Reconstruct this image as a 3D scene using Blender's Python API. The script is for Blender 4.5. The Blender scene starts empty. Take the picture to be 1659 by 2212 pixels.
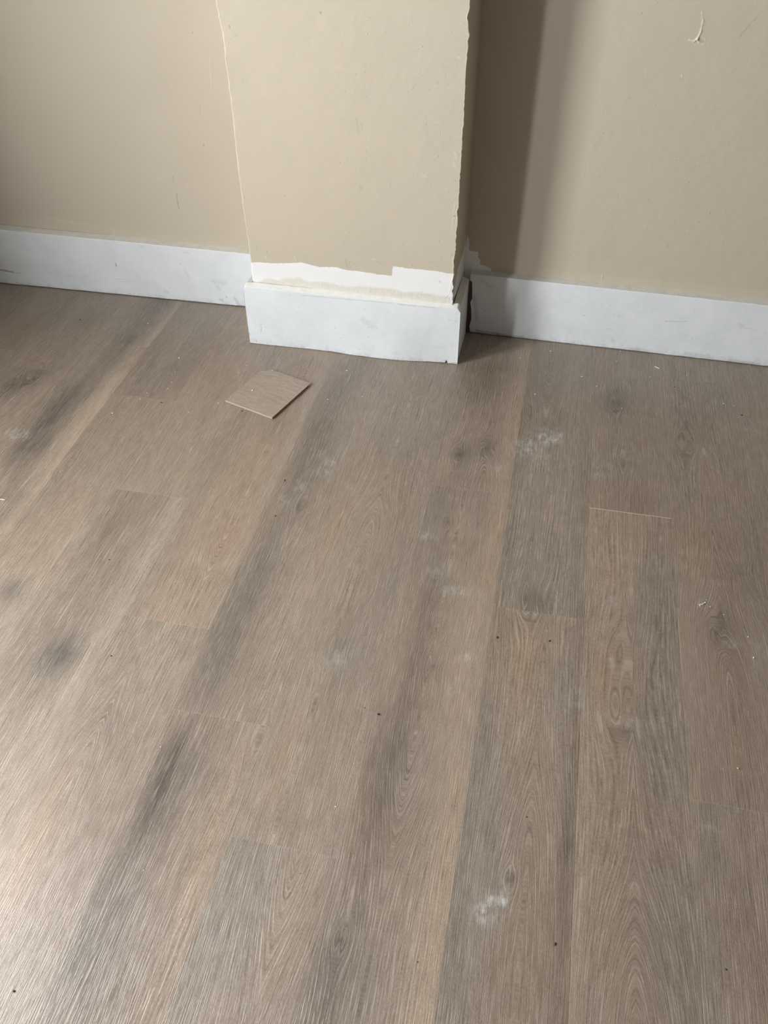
import bpy, bmesh, math, random
import numpy as np
from mathutils import Matrix, Vector

# ------------------------------------------------------------------ camera, light, exposure
scene = bpy.context.scene
C = scene.collection
scene.view_settings.view_transform = 'Standard'
scene.view_settings.look = 'None'
scene.view_settings.gamma = 1.0
scene.view_settings.use_curve_mapping = False
scene.view_settings.exposure = 0.0

cam_data = bpy.data.cameras.new('camera')
cam_data.sensor_fit = 'HORIZONTAL'
cam_data.sensor_width = 36.0
cam_data.lens = 1754.9 / 1659.0 * 36.0
cam_data.clip_start = 0.05
cam = bpy.data.objects.new('camera', cam_data)
C.objects.link(cam)
RIGHT = (0.97551681, 0.21967134, -0.01055700)
DOWN = (0.14461800, -0.67690459, -0.72172419)
FWD = (-0.16568821, 0.70252735, -0.69210024)
m = Matrix.Identity(4)
for i in range(3):
    m[i][0] = RIGHT[i]; m[i][1] = -DOWN[i]; m[i][2] = -FWD[i]
m[0][3], m[1][3], m[2][3] = 0.0, 0.0, 1.256
cam.matrix_world = m
scene.camera = cam

world = bpy.data.worlds.new('world')
scene.world = world
world.use_nodes = True
bg = world.node_tree.nodes['Background']
bg.inputs['Color'].default_value = (0.75, 0.85, 1.0, 1)
bg.inputs['Strength'].default_value = 0.04

# room extents
XL, XR, YB, YW, HC = -2.0, 3.00, -2.60, 2.12, 2.45
# daylight panes in the left wall: (y0, y1, z0, z1, power per m2, colour)
PANES = [
    (-0.59, -0.21, 0.25, 2.15, 100.0, (0.97, 0.985, 1.0)),
    (0.20, 0.80, 0.25, 2.15, 82.0, (0.97, 0.985, 1.0)),
]
for k, (y0, y1, z0, z1, p, col) in enumerate(PANES):
    ld = bpy.data.lights.new('window_daylight', 'AREA')
    ld.shape = 'RECTANGLE'
    ld.size = z1 - z0
    ld.size_y = y1 - y0
    ld.energy = p * (y1 - y0) * (z1 - z0)
    ld.color = col
    lo = bpy.data.objects.new('window_daylight', ld)
    C.objects.link(lo)
    lo.location = (XL - 0.13, (y0 + y1) / 2, (z0 + z1) / 2)
    lo.rotation_euler = (0, -math.pi / 2, 0)

# ------------------------------------------------------------------ measured data (metres in the room)
DATA = {
    'JOINT': {-7: 1.812, -6: 1.582, -5: 1.2346, -4: 0.8902, -3: 0.7076, -2: 0.5078, -1: 1.3903, 0: 1.0569, 1: 1.383, 2: 1.9348, 3: 1.7874},
    'BLOBS': [[-1.1472, 2.0515, 0.05, 0.12, -0.28, -0.8], [-1.1573, 1.81, 0.05, 0.14, -0.25, -0.2], [-1.1909, 1.5304, 0.05, 0.12, -0.3, -0.9], [-1.1811, 1.3462, 0.05, 0.1, -0.28, -0.5], [-1.1249, 1.1526, 0.05, 0.1, -0.2, -0.6], [-1.3071, 1.9238, 0.05, 0.06, -0.12, 0.4], [-1.3623, 1.5721, 0.04, 0.06, -0.2, 0.2], [-1.3103, 1.6267, 0.03, 0.06, -0.15, 0.2], [-1.4167, 1.9028, 0.05, 0.1, -0.08, -0.4], [-0.9026, 1.8223, 0.06, 0.14, -0.06, 0.5], [-0.9697, 1.7153, 0.05, 0.2, -0.08, 0], [-0.4997, 1.6964, 0.05, 0.14, -0.26, 0.1], [-0.4964, 1.4989, 0.045, 0.12, -0.24, 0.1], [-0.4928, 1.3422, 0.04, 0.1, -0.12, 0], [-0.4839, 1.3113, 0.04, 0.12, -0.12, -0.1], [-0.5056, 1.0719, 0.05, 0.16, -0.2, -0.4], [-0.5168, 0.9308, 0.05, 0.15, -0.2, -0.3], [-0.4994, 0.7688, 0.04, 0.12, -0.22, -0.2], [-0.5043, 0.6159, 0.06, 0.11, -0.22, -0.5], [-0.501, 0.5485, 0.04, 0.1, -0.2, 0.4], [-0.5118, 0.4306, 0.05, 0.15, -0.12, -0.3], [-0.5165, 0.302, 0.06, 0.12, -0.2, -0.6], [-0.4476, 0.262, 0.05, 0.1, -0.12, 0.3], [-0.6199, 1.5705, 0.03, 0.08, -0.14, 0], [-0.6091, 1.3871, 0.03, 0.1, 0, 0.8], [-0.5953, 1.1516, 0.05, 0.1, 0.02, 1.0], [-0.5373, 1.2689, 0.03, 0.1, 0.0, 0.8], [-0.3677, 1.241, 0.05, 0.15, 0.03, 0.9], [-0.3268, 1.4426, 0.04, 0.1, -0.02, 0.2], [-0.4506, 1.8386, 0.03, 0.1, -0.12, 0.2], [-0.6029, 1.5156, 0.02, 0.05, -0.15, 0.2], [-0.6322, 1.7805, 0.05, 0.08, -0.08, 0.3], [-0.2313, 1.0872, 0.04, 0.2, -0.1, -0.1], [-0.1742, 1.2646, 0.04, 0.14, -0.16, -0.2], [-0.1432, 1.0793, 0.05, 0.12, -0.15, 0.1], [-0.1405, 0.9044, 0.05, 0.14, -0.18, 0.1], [-0.1487, 0.724, 0.045, 0.12, -0.2, 0.2], [-0.1509, 0.62, 0.045, 0.12, -0.2, 0.4], [-0.1443, 0.5206, 0.04, 0.12, -0.12, 0.2], [-0.156, 0.3889, 0.05, 0.1, -0.15, -0.3], [-0.1656, 0.2973, 0.05, 0.1, -0.2, -0.2], [-0.0626, 0.7415, 0.03, 0.2, 0.05, 0.3], [-0.0657, 0.9979, 0.03, 0.2, 0.08, 0.6], [-0.0314, 1.2637, 0.03, 0.15, 0.08, 0.7], [-0.0297, 0.4405, 0.03, 0.25, 0.1, 0.5], [-0.1628, 1.3909, 0.05, 0.05, -0.1, 0.0], [-0.1184, 1.8352, 0.05, 0.1, -0.2, 0.2], [-0.1369, 1.5151, 0.03, 0.04, -0.28, 0], [-0.0843, 1.5433, 0.03, 0.05, -0.15, 0.2], [-0.2975, 1.7786, 0.05, 0.1, 0.0, 0.1], [-0.2314, 1.6074, 0.04, 0.1, -0.04, 0.1], [-0.2645, 1.3547, 0.03, 0.15, -0.02, 0.5], [0.059, 1.9602, 0.06, 0.14, -0.08, 0.3], [0.0451, 1.7813, 0.05, 0.15, -0.1, 0], [0.0308, 1.4958, 0.06, 0.1, 0.02, -0.2], [0.0525, 1.2103, 0.06, 0.15, -0.06, -0.5], [0.0622, 1.0832, 0.05, 0.04, -0.22, -0.2], [0.0143, 1.2026, 0.04, 0.1, -0.05, -0.3], [0.0555, 0.9439, 0.05, 0.08, 0.06, 1.0], [0.0513, 0.8017, 0.05, 0.08, 0.02, 0.6], [0.1185, 0.8938, 0.03, 0.12, -0.02, -0.6], [0.0102, 0.6694, 0.04, 0.2, -0.03, -0.9], [0.0815, 0.7264, 0.05, 0.1, 0, 0.3], [0.0008, 0.5144, 0.04, 0.2, 0.0, -1.0], [0.1106, 0.537, 0.05, 0.12, -0.03, 0.1], [0.1557, 0.699, 0.015, 0.4, -0.14, 0.2], [0.0818, 0.401, 0.06, 0.15, -0.02, 0.4], [0.222, 1.7951, 0.05, 0.07, -0.24, 0.1], [0.1838, 1.9842, 0.05, 0.1, -0.08, 0.2], [0.2337, 1.5529, 0.07, 0.07, -0.1, -0.2], [0.2887, 1.6345, 0.04, 0.1, -0.08, 0.3], [0.2746, 1.4296, 0.06, 0.06, -0.14, 0.8], [0.1977, 1.1103, 0.04, 0.2, 0.06, 0.3], [0.2338, 1.3021, 0.05, 0.1, 0.03, -0.1], [0.2338, 1.2063, 0.04, 0.08, 0.04, 0.7], [0.3149, 1.1338, 0.05, 0.12, -0.1, -0.8], [0.3027, 1.0266, 0.05, 0.1, -0.1, -0.8], [0.3116, 0.8176, 0.06, 0.12, -0.1, -0.8], [0.2094, 0.892, 0.05, 0.1, 0.02, 0.6], [0.2254, 0.9782, 0.05, 0.08, 0.02, 0.6], [0.192, 0.5895, 0.04, 0.3, 0.05, 0.1], [0.2776, 0.6833, 0.05, 0.15, -0.04, 0.2], [0.3242, 0.4816, 0.06, 0.12, -0.1, -0.7], [0.2529, 0.4363, 0.05, 0.15, 0, 0.4], [0.4386, 2.1292, 0.06, 0.1, -0.06, 0], [0.4166, 1.7729, 0.06, 0.12, -0.12, -0.1], [0.492, 1.8682, 0.05, 0.08, -0.1, -0.2], [0.3837, 1.5824, 0.04, 0.1, -0.02, -0.2], [0.4151, 1.4265, 0.06, 0.1, -0.04, -0.1], [0.4373, 1.2209, 0.05, 0.15, -0.06, 0.7], [0.5189, 1.3033, 0.06, 0.15, -0.1, 0.3], [0.3877, 1.3046, 0.03, 0.1, 0.03, 0.6], [0.4239, 1.0622, 0.05, 0.06, -0.12, 0.3], [0.4374, 0.9382, 0.05, 0.1, -0.04, 0.4], [0.5334, 1.6119, 0.04, 0.08, 0.04, -0.2], [0.4313, 0.7976, 0.06, 0.15, -0.05, 0.4], [0.4115, 0.5988, 0.08, 0.15, -0.1, 0.4], [0.4236, 0.4715, 0.06, 0.1, -0.08, 0.5], [-0.9809, 0.9052, 0.03, 0.03, -0.22, -0.9], [-0.8057, 0.7702, 0.035, 0.05, -0.2, -1.0], [-0.8119, 0.791, 0.05, 0.06, -0.1, -0.4], [-1.025, 1.2372, 0.05, 0.1, -0.04, 0.0], [-0.8643, 1.0981, 0.05, 0.12, -0.1, 0], [-0.7363, 1.053, 0.02, 0.15, 0.12, -0.3], [-0.644, 1.0309, 0.05, 0.12, -0.05, 0.0], [-1.0956, 1.4977, 0.015, 0.3, 0.12, 0.2], [-1.081, 1.2096, 0.015, 0.3, 0.14, 0.3], [-1.0874, 1.8611, 0.012, 0.2, 0.1, 0.1], [-0.6607, 0.6573, 0.03, 0.03, -0.12, 0], [-0.6667, 0.4135, 0.05, 0.12, 0.08, 1.0], [-0.7264, 0.5191, 0.1, 0.2, 0.06, 0.2], [-0.629, 0.8059, 0.04, 0.1, 0.05, 0.1], [-0.5516, 0.8215, 0.02, 0.08, -0.05, -0.3], [-0.3229, 0.448, 0.04, 0.1, -0.04, -0.9], [-0.2283, 0.3996, 0.04, 0.1, 0.0, 0.7], [-0.3318, 0.6422, 0.04, 0.14, 0.03, 0.7], [-0.3454, 0.7999, 0.05, 0.1, 0.02, 0], [-0.291, 0.8959, 0.03, 0.04, -0.08, 0], [-0.2696, 0.8463, 0.05, 0.1, -0.03, -0.3], [-0.402, 0.5852, 0.03, 0.2, 0.06, 0.2], [-0.392, 0.4338, 0.03, 0.2, 0.06, 0.2], [-0.401, 0.9903, 0.04, 0.15, 0.05, 0.2], [-0.7259, 1.155, 0.04, 0.08, -0.02, 0]],
    'KNOTS': [[-0.1482, 1.5075, 0.01, 1], [-0.0856, 1.5448, 0.012, 1], [-0.1377, 1.2748, 0.01, 1], [0.222, 1.7951, 0.012, 0.6], [0.4147, 1.075, 0.013, 1], [0.0695, 0.5285, 0.008, 1], [-0.6615, 0.6552, 0.014, 0.25], [-0.1072, 0.8897, 0.01, 0.9], [-0.2967, 0.9003, 0.012, 0.3], [-0.6009, 1.08, 0.018, 0.2], [-1.3684, 1.5709, 0.012, 0.6], [-1.3291, 1.623, 0.02, 0.3], [-0.4777, 1.5401, 0.022, 0.1], [-0.291, 1.4324, 0.016, 0.1], [-0.4709, 1.2664, 0.018, 0.22], [-0.2953, 1.2705, 0.015, 0.2], [0.2424, 0.9925, 0.016, 0.2], [0.2379, 0.8683, 0.018, 0.26], [-0.1093, 0.6042, 0.02, 0.2], [-0.1607, 0.3943, 0.006, 1], [-0.1273, 1.7067, 0.02, 0.1], [0.071, 1.7453, 0.02, 0.1], [0.034, 1.6029, 0.012, 0.3], [-0.9571, 1.7177, 0.02, 0.2], [0.2391, 1.554, 0.018, 0.2], [0.3876, 1.6539, 0.02, 0.2], [0.25, 0.4601, 0.02, 0.2], [0.0613, 1.0953, 0.014, 0.4], [0.4057, 0.9417, 0.02, 0.1], [-0.6205, 0.724, 0.02, 0.1], [-0.3791, 0.6864, 0.02, 0.2], [0.0862, 0.6684, 0.02, 0.2], [-0.0506, 0.4043, 0.02, 0.2], [0.4755, 1.2415, 0.012, 0.7], [-0.7877, 1.4234, 0.02, 0.1], [-1.0571, 1.2989, 0.02, 0.2], [-0.6499, 1.6672, 0.015, 0.2]],
    'CATH': [[0.2547, 0.4735, 0.13, 0.32], [0.2405, 0.939, 0.1, 0.25], [-0.1137, 0.6073, 0.1, -0.25], [0.4288, 1.1207, 0.12, 0.28], [-0.3016, 1.2999, 0.08, 0.25], [-0.6034, 1.0726, 0.07, -0.2], [0.0484, 1.8241, 0.1, -0.25], [-0.0778, 1.5356, 0.08, 0.22], [-0.6607, 0.6573, 0.1, 0.2], [0.0936, 0.6699, 0.1, 0.2], [-0.2548, 0.3942, 0.1, -0.2], [-0.6142, 1.5134, 0.08, 0.2]],
    'DUST': [[0.0612, 1.6175, 0.03, 0.026, 1.0], [0.0139, 1.5716, 0.03, 0.03, 0.6], [0.0493, 1.5428, 0.03, 0.02, 0.3], [0.1964, 1.5284, 0.02, 0.03, 0.35], [0.2391, 1.5801, 0.03, 0.02, 0.3], [0.1811, 1.4917, 0.012, 0.02, 0.35], [0.057, 1.5095, 0.015, 0.02, 0.3], [-0.4404, 1.4237, 0.012, 0.012, 0.55], [-0.172, 1.2214, 0.015, 0.01, 0.5], [-0.087, 1.0842, 0.03, 0.012, 0.4], [-0.1411, 1.1248, 0.02, 0.03, 0.25], [-0.0509, 0.9225, 0.012, 0.01, 0.6], [-0.29, 0.8742, 0.025, 0.02, 0.3], [0.0393, 0.4745, 0.015, 0.014, 0.9], [0.0556, 0.4946, 0.018, 0.01, 0.9], [0.0606, 0.5128, 0.006, 0.02, 0.45], [0.0466, 0.4826, 0.02, 0.02, 0.35], [0.1567, 0.8714, 0.02, 0.02, 0.3], [0.2203, 1.1149, 0.012, 0.02, 0.4], [0.2418, 0.8404, 0.03, 0.01, 0.35], [-1.2342, 1.3731, 0.03, 0.02, 0.4], [-0.5166, 1.273, 0.01, 0.02, 0.3], [0.4401, 1.0543, 0.015, 0.01, 0.4], [0.4988, 1.0551, 0.02, 0.02, 0.3], [0.5471, 1.7407, 0.02, 0.015, 0.3], [0.4665, 1.993, 0.02, 0.02, 0.15], [0.3769, 0.6723, 0.02, 0.004, 0.3], [-0.4483, 1.3844, 0.02, 0.01, 0.3], [-0.066, 0.8463, 0.01, 0.01, 0.3], [0.3259, 1.1859, 0.015, 0.004, 0.5], [-0.0432, 1.4727, 0.01, 0.02, 0.4], [-0.4883, 1.3267, 0.02, 0.02, 0.25]],
    'M_WL': [[0.7678, 0.466, 0.7675, 0.4648, 0.0022, -0.0015, 0.16, 0.12, 0.08, 0.95], [0.7854, 0.7328, 0.785, 0.7308, 0.0016, -0.001, 0.16, 0.12, 0.08, 0.7], [0.8406, 0.7269, 0.8401, 0.7239, 0.0012, -0.001, 0.36, 0.31, 0.24, 0.8], [0.6621, 0.326, 0.6609, 0.2847, 0.001, -0.001, 0.16, 0.12, 0.08, 0.8], [0.6626, 0.3764, 0.6598, 0.3558, 0.0008, -0.0008, 0.36, 0.31, 0.24, 0.7], [0.697, 0.3494, 0.7048, 0.3474, 0.0014, 0.001, 0.82, 0.76, 0.64, 0.6], [0.7046, 0.346, 0.7046, 0.346, 0.0016, -0.001, 0.16, 0.12, 0.08, 0.8], [0.151, 0.2397, 0.1516, 0.237, 0.0018, -0.001, 0.16, 0.12, 0.08, 0.7], [0.8213, 0.6834, 0.811, 0.6, 0.0008, 0.0006, 0.82, 0.76, 0.64, 0.3], [0.7748, 0.5649, 0.773, 0.5479, 0.0008, -0.0006, 0.36, 0.31, 0.24, 0.4], [0.7317, 0.4982, 0.7315, 0.497, 0.001, 0, 0.36, 0.31, 0.24, 0.5], [0.2672, 0.5856, 0.2665, 0.5798, 0.001, 0, 0.36, 0.31, 0.24, 0.35], [0.1213, 0.2204, 0.8609, 0.1853, 0.0025, 0.0006, 0.62, 0.55, 0.43, 0.5], [0.2141, 0.2249, 0.3743, 0.2094, 0.004, 0.0004, 0.66, 0.59, 0.47, 0.45], [0.4386, 0.2004, 0.4378, 0.186, 0.0016, 0.001, 0.82, 0.76, 0.64, 0.5]],
    'M_BR': [[0.0236, 0.7954, 0.0251, 0.791, 0.0018, -0.001, 0.16, 0.12, 0.08, 0.8], [0.0394, 0.7781, 0.039, 0.7754, 0.0014, -0.001, 0.36, 0.31, 0.24, 0.7], [0.0164, 0.7625, 0.0171, 0.7598, 0.0012, -0.001, 0.36, 0.31, 0.24, 0.7], [0.0034, 0.7564, 0.0031, 0.7471, 0.0016, -0.0015, 0.16, 0.12, 0.08, 0.9], [0.0474, 0.7183, 0.0484, 0.7174, 0.0014, -0.001, 0.36, 0.31, 0.24, 0.6], [0.0415, 0.6834, 0.0425, 0.6825, 0.0016, -0.001, 0.36, 0.31, 0.24, 0.7], [0.2364, 0.8294, 0.2373, 0.8277, 0.0018, -0.001, 0.16, 0.12, 0.08, 0.7], [0.2772, 0.7894, 0.2772, 0.7885, 0.0012, -0.001, 0.36, 0.31, 0.24, 0.5], [0.2835, 0.6785, 0.2834, 0.6746, 0.0008, -0.0006, 0.36, 0.31, 0.24, 0.5], [0.3083, 0.6212, 0.3117, 0.59, 0.0008, -0.0007, 0.36, 0.31, 0.24, 0.45], [0.319, 0.6128, 0.3217, 0.5958, 0.0008, -0.0007, 0.36, 0.31, 0.24, 0.45], [0.3334, 0.5771, 0.3344, 0.5751, 0.0016, 0.001, 0.82, 0.76, 0.64, 0.4], [0.3294, 0.5508, 0.3303, 0.5456, 0.001, -0.0008, 0.16, 0.12, 0.08, 0.6], [0.329, 0.5359, 0.3286, 0.5231, 0.0008, -0.0006, 0.36, 0.31, 0.24, 0.4], [0.3156, 0.4639, 0.3155, 0.4617, 0.0018, -0.001, 0.16, 0.12, 0.08, 0.7], [0.116, 0.428, 0.1157, 0.4257, 0.0016, -0.001, 0.16, 0.12, 0.08, 0.7], [0.0369, 0.5211, 0.0366, 0.5189, 0.001, -0.001, 0.36, 0.31, 0.24, 0.5], [0.2126, 0.4567, 0.2125, 0.4555, 0.001, -0.001, 0.36, 0.31, 0.24, 0.5], [0.0069, 0.4154, 0.0073, 0.4095, 0.0014, -0.001, 0.36, 0.31, 0.24, 0.6], [0.0202, 0.2875, 0.0238, 0.275, 0.0012, 0.001, 0.36, 0.31, 0.24, 0.5], [0.0521, 0.2752, 0.0552, 0.2574, 0.0016, -0.0012, 0.36, 0.31, 0.24, 0.6], [0.0454, 0.2616, 0.0471, 0.2539, 0.0014, 0.001, 0.82, 0.76, 0.64, 0.6], [0.2666, 0.2739, 0.2704, 0.2485, 0.001, -0.0012, 0.36, 0.31, 0.24, 0.7], [0.2762, 0.2685, 0.2781, 0.2519, 0.0008, -0.001, 0.36, 0.31, 0.24, 0.5], [0.3395, 0.2814, 0.3504, 0.28, 0.0016, 0.0012, 0.82, 0.76, 0.64, 0.7], [0.3504, 0.2787, 0.3625, 0.2685, 0.001, -0.001, 0.36, 0.31, 0.24, 0.7], [0.4279, 0.8343, 0.4299, 0.8336, 0.002, 0.0012, 0.82, 0.76, 0.64, 0.3], [0.5373, 0.8236, 0.5423, 0.8205, 0.0016, 0.001, 0.36, 0.31, 0.24, 0.4], [0.532, 0.7588, 0.5371, 0.7564, 0.002, 0.001, 0.82, 0.76, 0.64, 0.4], [0.5007, 0.7439, 0.5019, 0.7412, 0.001, -0.001, 0.36, 0.31, 0.24, 0.6], [0.4615, 0.5085, 0.4728, 0.5018, 0.002, 0.001, 0.82, 0.76, 0.64, 0.4], [0.4416, 0.5091, 0.4427, 0.506, 0.001, -0.001, 0.36, 0.31, 0.24, 0.5], [0.5359, 0.5614, 0.5409, 0.5463, 0.003, 0.0008, 0.82, 0.76, 0.64, 0.25], [0.5337, 0.5405, 0.5386, 0.5283, 0.003, 0.0008, 0.82, 0.76, 0.64, 0.25], [0.5399, 0.4117, 0.5466, 0.4146, 0.0016, -0.002, 0.16, 0.12, 0.08, 0.8], [0.5367, 0.4091, 0.5398, 0.414, 0.0012, -0.001, 0.36, 0.31, 0.24, 0.7], [0.5099, 0.4555, 0.5099, 0.4544, 0.001, -0.001, 0.36, 0.31, 0.24, 0.5], [0.5358, 0.496, 0.539, 0.4984, 0.0012, 0.001, 0.36, 0.31, 0.24, 0.5], [0.551, 0.3277, 0.5401, 0.3107, 0.0014, -0.0015, 0.36, 0.31, 0.24, 0.7], [0.5503, 0.3179, 0.5459, 0.265, 0.0014, 0.0015, 0.82, 0.76, 0.64, 0.35], [0.5406, 0.4436, 0.5383, 0.3744, 0.001, 0.0012, 0.82, 0.76, 0.64, 0.3], [0.5122, 0.2396, 0.5184, 0.2351, 0.0014, -0.001, 0.36, 0.31, 0.24, 0.5], [0.5423, 0.239, 0.5402, 0.2062, 0.0016, 0.0015, 0.86, 0.84, 0.78, 0.5], [0.5322, 0.1946, 0.538, 0.2019, 0.0012, -0.001, 0.36, 0.31, 0.24, 0.6], [0.3266, 0.2046, 0.3274, 0.1859, 0.0016, 0.0012, 0.86, 0.84, 0.78, 0.4], [0.3288, 0.1914, 0.3312, 0.1863, 0.001, -0.001, 0.36, 0.31, 0.24, 0.6], [0.4289, 0.3278, 0.4301, 0.3267, 0.001, 0.001, 0.82, 0.76, 0.64, 0.6], [0.4366, 0.2763, 0.439, 0.2727, 0.001, 0.001, 0.82, 0.76, 0.64, 0.6], [0.1257, 0.271, 0.1304, 0.2521, 0.0012, 0.0006, 0.82, 0.76, 0.64, 0.5], [0.1555, 0.2779, 0.1533, 0.2674, 0.0012, -0.0006, 0.36, 0.31, 0.24, 0.4]],
    'M_WR': [[0.4684, 0.8227, 0.4755, 0.8058, 0.0016, 0.002, 0.82, 0.76, 0.64, 0.5], [0.4755, 0.8058, 0.4758, 0.7857, 0.002, 0.003, 0.82, 0.76, 0.64, 0.8], [0.4758, 0.7857, 0.4716, 0.7714, 0.0024, 0.004, 0.82, 0.76, 0.64, 0.9], [0.4716, 0.7714, 0.4668, 0.7676, 0.0026, 0.004, 0.82, 0.76, 0.64, 0.9], [0.4668, 0.7676, 0.4558, 0.7689, 0.0022, 0.003, 0.82, 0.76, 0.64, 0.8], [0.4732, 0.7688, 0.4781, 0.7645, 0.0022, 0.003, 0.82, 0.76, 0.64, 0.9], [0.4836, 0.7621, 0.4907, 0.7606, 0.0022, 0.002, 0.82, 0.76, 0.64, 0.5], [0.4878, 0.7721, 0.4889, 0.7677, 0.0018, 0.002, 0.82, 0.76, 0.64, 0.7], [0.4778, 0.7699, 0.4882, 0.7668, 0.003, -0.002, 0.36, 0.31, 0.24, 0.5], [0.4555, 0.7001, 0.4578, 0.6945, 0.0018, 0.002, 0.82, 0.76, 0.64, 0.9], [0.5544, 0.776, 0.5717, 0.8011, 0.0009, -0.0006, 0.3, 0.25, 0.18, 0.6], [0.5717, 0.8011, 0.5844, 0.8213, 0.0009, -0.0006, 0.3, 0.25, 0.18, 0.35], [0.4633, 0.7339, 0.4881, 0.6599, 0.012, 0, 0.42, 0.36, 0.27, 0.1], [0.4863, 0.7932, 0.4888, 0.7757, 0.014, 0, 0.42, 0.36, 0.27, 0.14], [0.2306, 0.7495, 0.2321, 0.7459, 0.0016, -0.001, 0.36, 0.31, 0.24, 0.7], [0.2468, 0.7307, 0.2469, 0.7298, 0.0012, 0.001, 0.82, 0.76, 0.64, 0.4], [0.2611, 0.6615, 0.2614, 0.6596, 0.0012, -0.001, 0.36, 0.31, 0.24, 0.6], [0.3674, 0.4236, 0.3702, 0.4145, 0.0014, 0.001, 0.36, 0.31, 0.24, 0.5], [0.3773, 0.7101, 0.3803, 0.6856, 0.0008, 0.0006, 0.82, 0.76, 0.64, 0.35], [0.2854, 0.4907, 0.2877, 0.4764, 0.0012, 0.001, 0.82, 0.76, 0.64, 0.3], [0.3175, 0.4652, 0.3189, 0.4631, 0.001, -0.001, 0.36, 0.31, 0.24, 0.5], [0.5489, 0.3633, 0.5503, 0.3622, 0.001, -0.001, 0.16, 0.12, 0.08, 0.5], [0.0933, 0.2592, 0.0948, 0.2568, 0.0012, 0.001, 0.82, 0.76, 0.64, 0.4], [0.0905, 0.7279, 0.0917, 0.7261, 0.001, -0.001, 0.16, 0.12, 0.08, 0.5], [0.3594, 0.4054, 0.3597, 0.3972, 0.0008, 0.0006, 0.82, 0.76, 0.64, 0.3], [0.2858, 0.2566, 0.2874, 0.2541, 0.0012, 0.001, 0.82, 0.76, 0.64, 0.6], [0.3684, 0.2087, 0.3692, 0.19, 0.0018, 0.002, 0.68, 0.61, 0.49, 0.9], [0.2694, 0.2019, 0.7828, 0.2034, 0.004, 0.0004, 0.64, 0.57, 0.45, 0.35], [-0.0082, 0.6259, -0.0082, 0.5735, 0.0012, -0.001, 0.16, 0.12, 0.08, 0.5], [-0.0077, 0.7488, -0.0057, 0.7348, 0.0012, -0.001, 0.16, 0.12, 0.08, 0.5], [-0.0044, 0.3231, -0.003, 0.3195, 0.0014, -0.001, 0.16, 0.12, 0.08, 0.6], [0.0028, 0.2868, 0.0052, 0.2675, 0.003, 0, 0.5, 0.46, 0.38, 0.4]],
    'M_SL': [[0.0194, 0.048, 0.0415, 0.0469, 0.0035, -0.0012, 0.42, 0.3, 0.23, 0.95], [0.0415, 0.0469, 0.0612, 0.044, 0.003, -0.0012, 0.42, 0.3, 0.23, 0.95], [0.0612, 0.044, 0.0848, 0.043, 0.0012, -0.001, 0.42, 0.3, 0.23, 0.9], [0.4249, 0.1065, 0.4241, 0.0974, 0.0016, -0.001, 0.2, 0.24, 0.22, 0.9], [0.2535, 0.0525, 0.2537, 0.0479, 0.0012, -0.001, 0.2, 0.24, 0.22, 0.8], [0.2541, 0.0495, 0.2793, 0.0503, 0.0008, -0.0005, 0.4, 0.43, 0.42, 0.5], [0.2969, 0.0519, 0.3192, 0.054, 0.001, 0, 0.4, 0.43, 0.42, 0.4], [0.4086, 0.0547, 0.4648, 0.0539, 0.0006, -0.0005, 0.45, 0.47, 0.47, 0.5], [0.4128, 0.0474, 0.4601, 0.0473, 0.0006, -0.0005, 0.45, 0.47, 0.47, 0.5], [0.6341, 0.1268, 0.635, 0.124, 0.001, -0.001, 0.25, 0.27, 0.27, 0.7], [0.3413, 0.039, 0.3424, 0.0375, 0.0016, 0, 0.3, 0.36, 0.33, 0.5], [0.647, 0.1028, 0.6547, 0.081, 0.006, 0, 0.55, 0.6, 0.6, 0.25], [0.7301, 0.0761, 0.7662, 0.0736, 0.01, 0, 0.42, 0.43, 0.47, 0.25], [0.742, 0.0591, 0.7482, 0.0521, 0.006, 0, 0.42, 0.43, 0.47, 0.3], [0.5653, 0.0295, 0.5748, 0.0242, 0.005, 0, 0.42, 0.43, 0.47, 0.25], [0.7427, 0.0175, 0.7515, 0.0169, 0.004, 0, 0.3, 0.3, 0.33, 0.4], [0.764, 0.0305, 0.7665, 0.0277, 0.0025, 0, 0.3, 0.3, 0.33, 0.5], [0.7927, 0.0257, 0.8017, 0.0063, 0.006, 0, 0.3, 0.3, 0.33, 0.35], [0.7998, 0.003, 0.8161, 0.0031, 0.003, 0, 0.3, 0.3, 0.33, 0.5], [0.0486, 0.0444, 0.8413, 0.0383, 0.0, 0, 0, 0, 0, 0], [0.2265, 0.0562, 0.1791, 0.0549, 0.001, -0.0006, 0.5, 0.5, 0.5, 0.5], [0.042, 0.004, 0.0854, 0.0034, 0.0018, 0.0012, 0.9, 0.87, 0.78, 0.9], [0.0594, 0.0073, 0.0865, 0.0067, 0.0009, -0.001, 0.3, 0.2, 0.14, 0.9], [0.0865, 0.0067, 0.155, 0.0053, 0.0008, 0.001, 0.9, 0.87, 0.78, 0.7], [0.5152, 0.1717, 0.5291, 0.1686, 0.004, 0, 0.55, 0.58, 0.62, 0.3], [0.6511, 0.1618, 0.6698, 0.162, 0.003, 0, 0.55, 0.55, 0.62, 0.35], [0.0643, 0.0878, 0.3019, 0.0477, 0.03, 0, 0.6, 0.62, 0.6, 0.12], [0.1821, 0.1581, 0.2194, 0.1317, 0.02, 0, 0.55, 0.58, 0.57, 0.12]],
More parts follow.
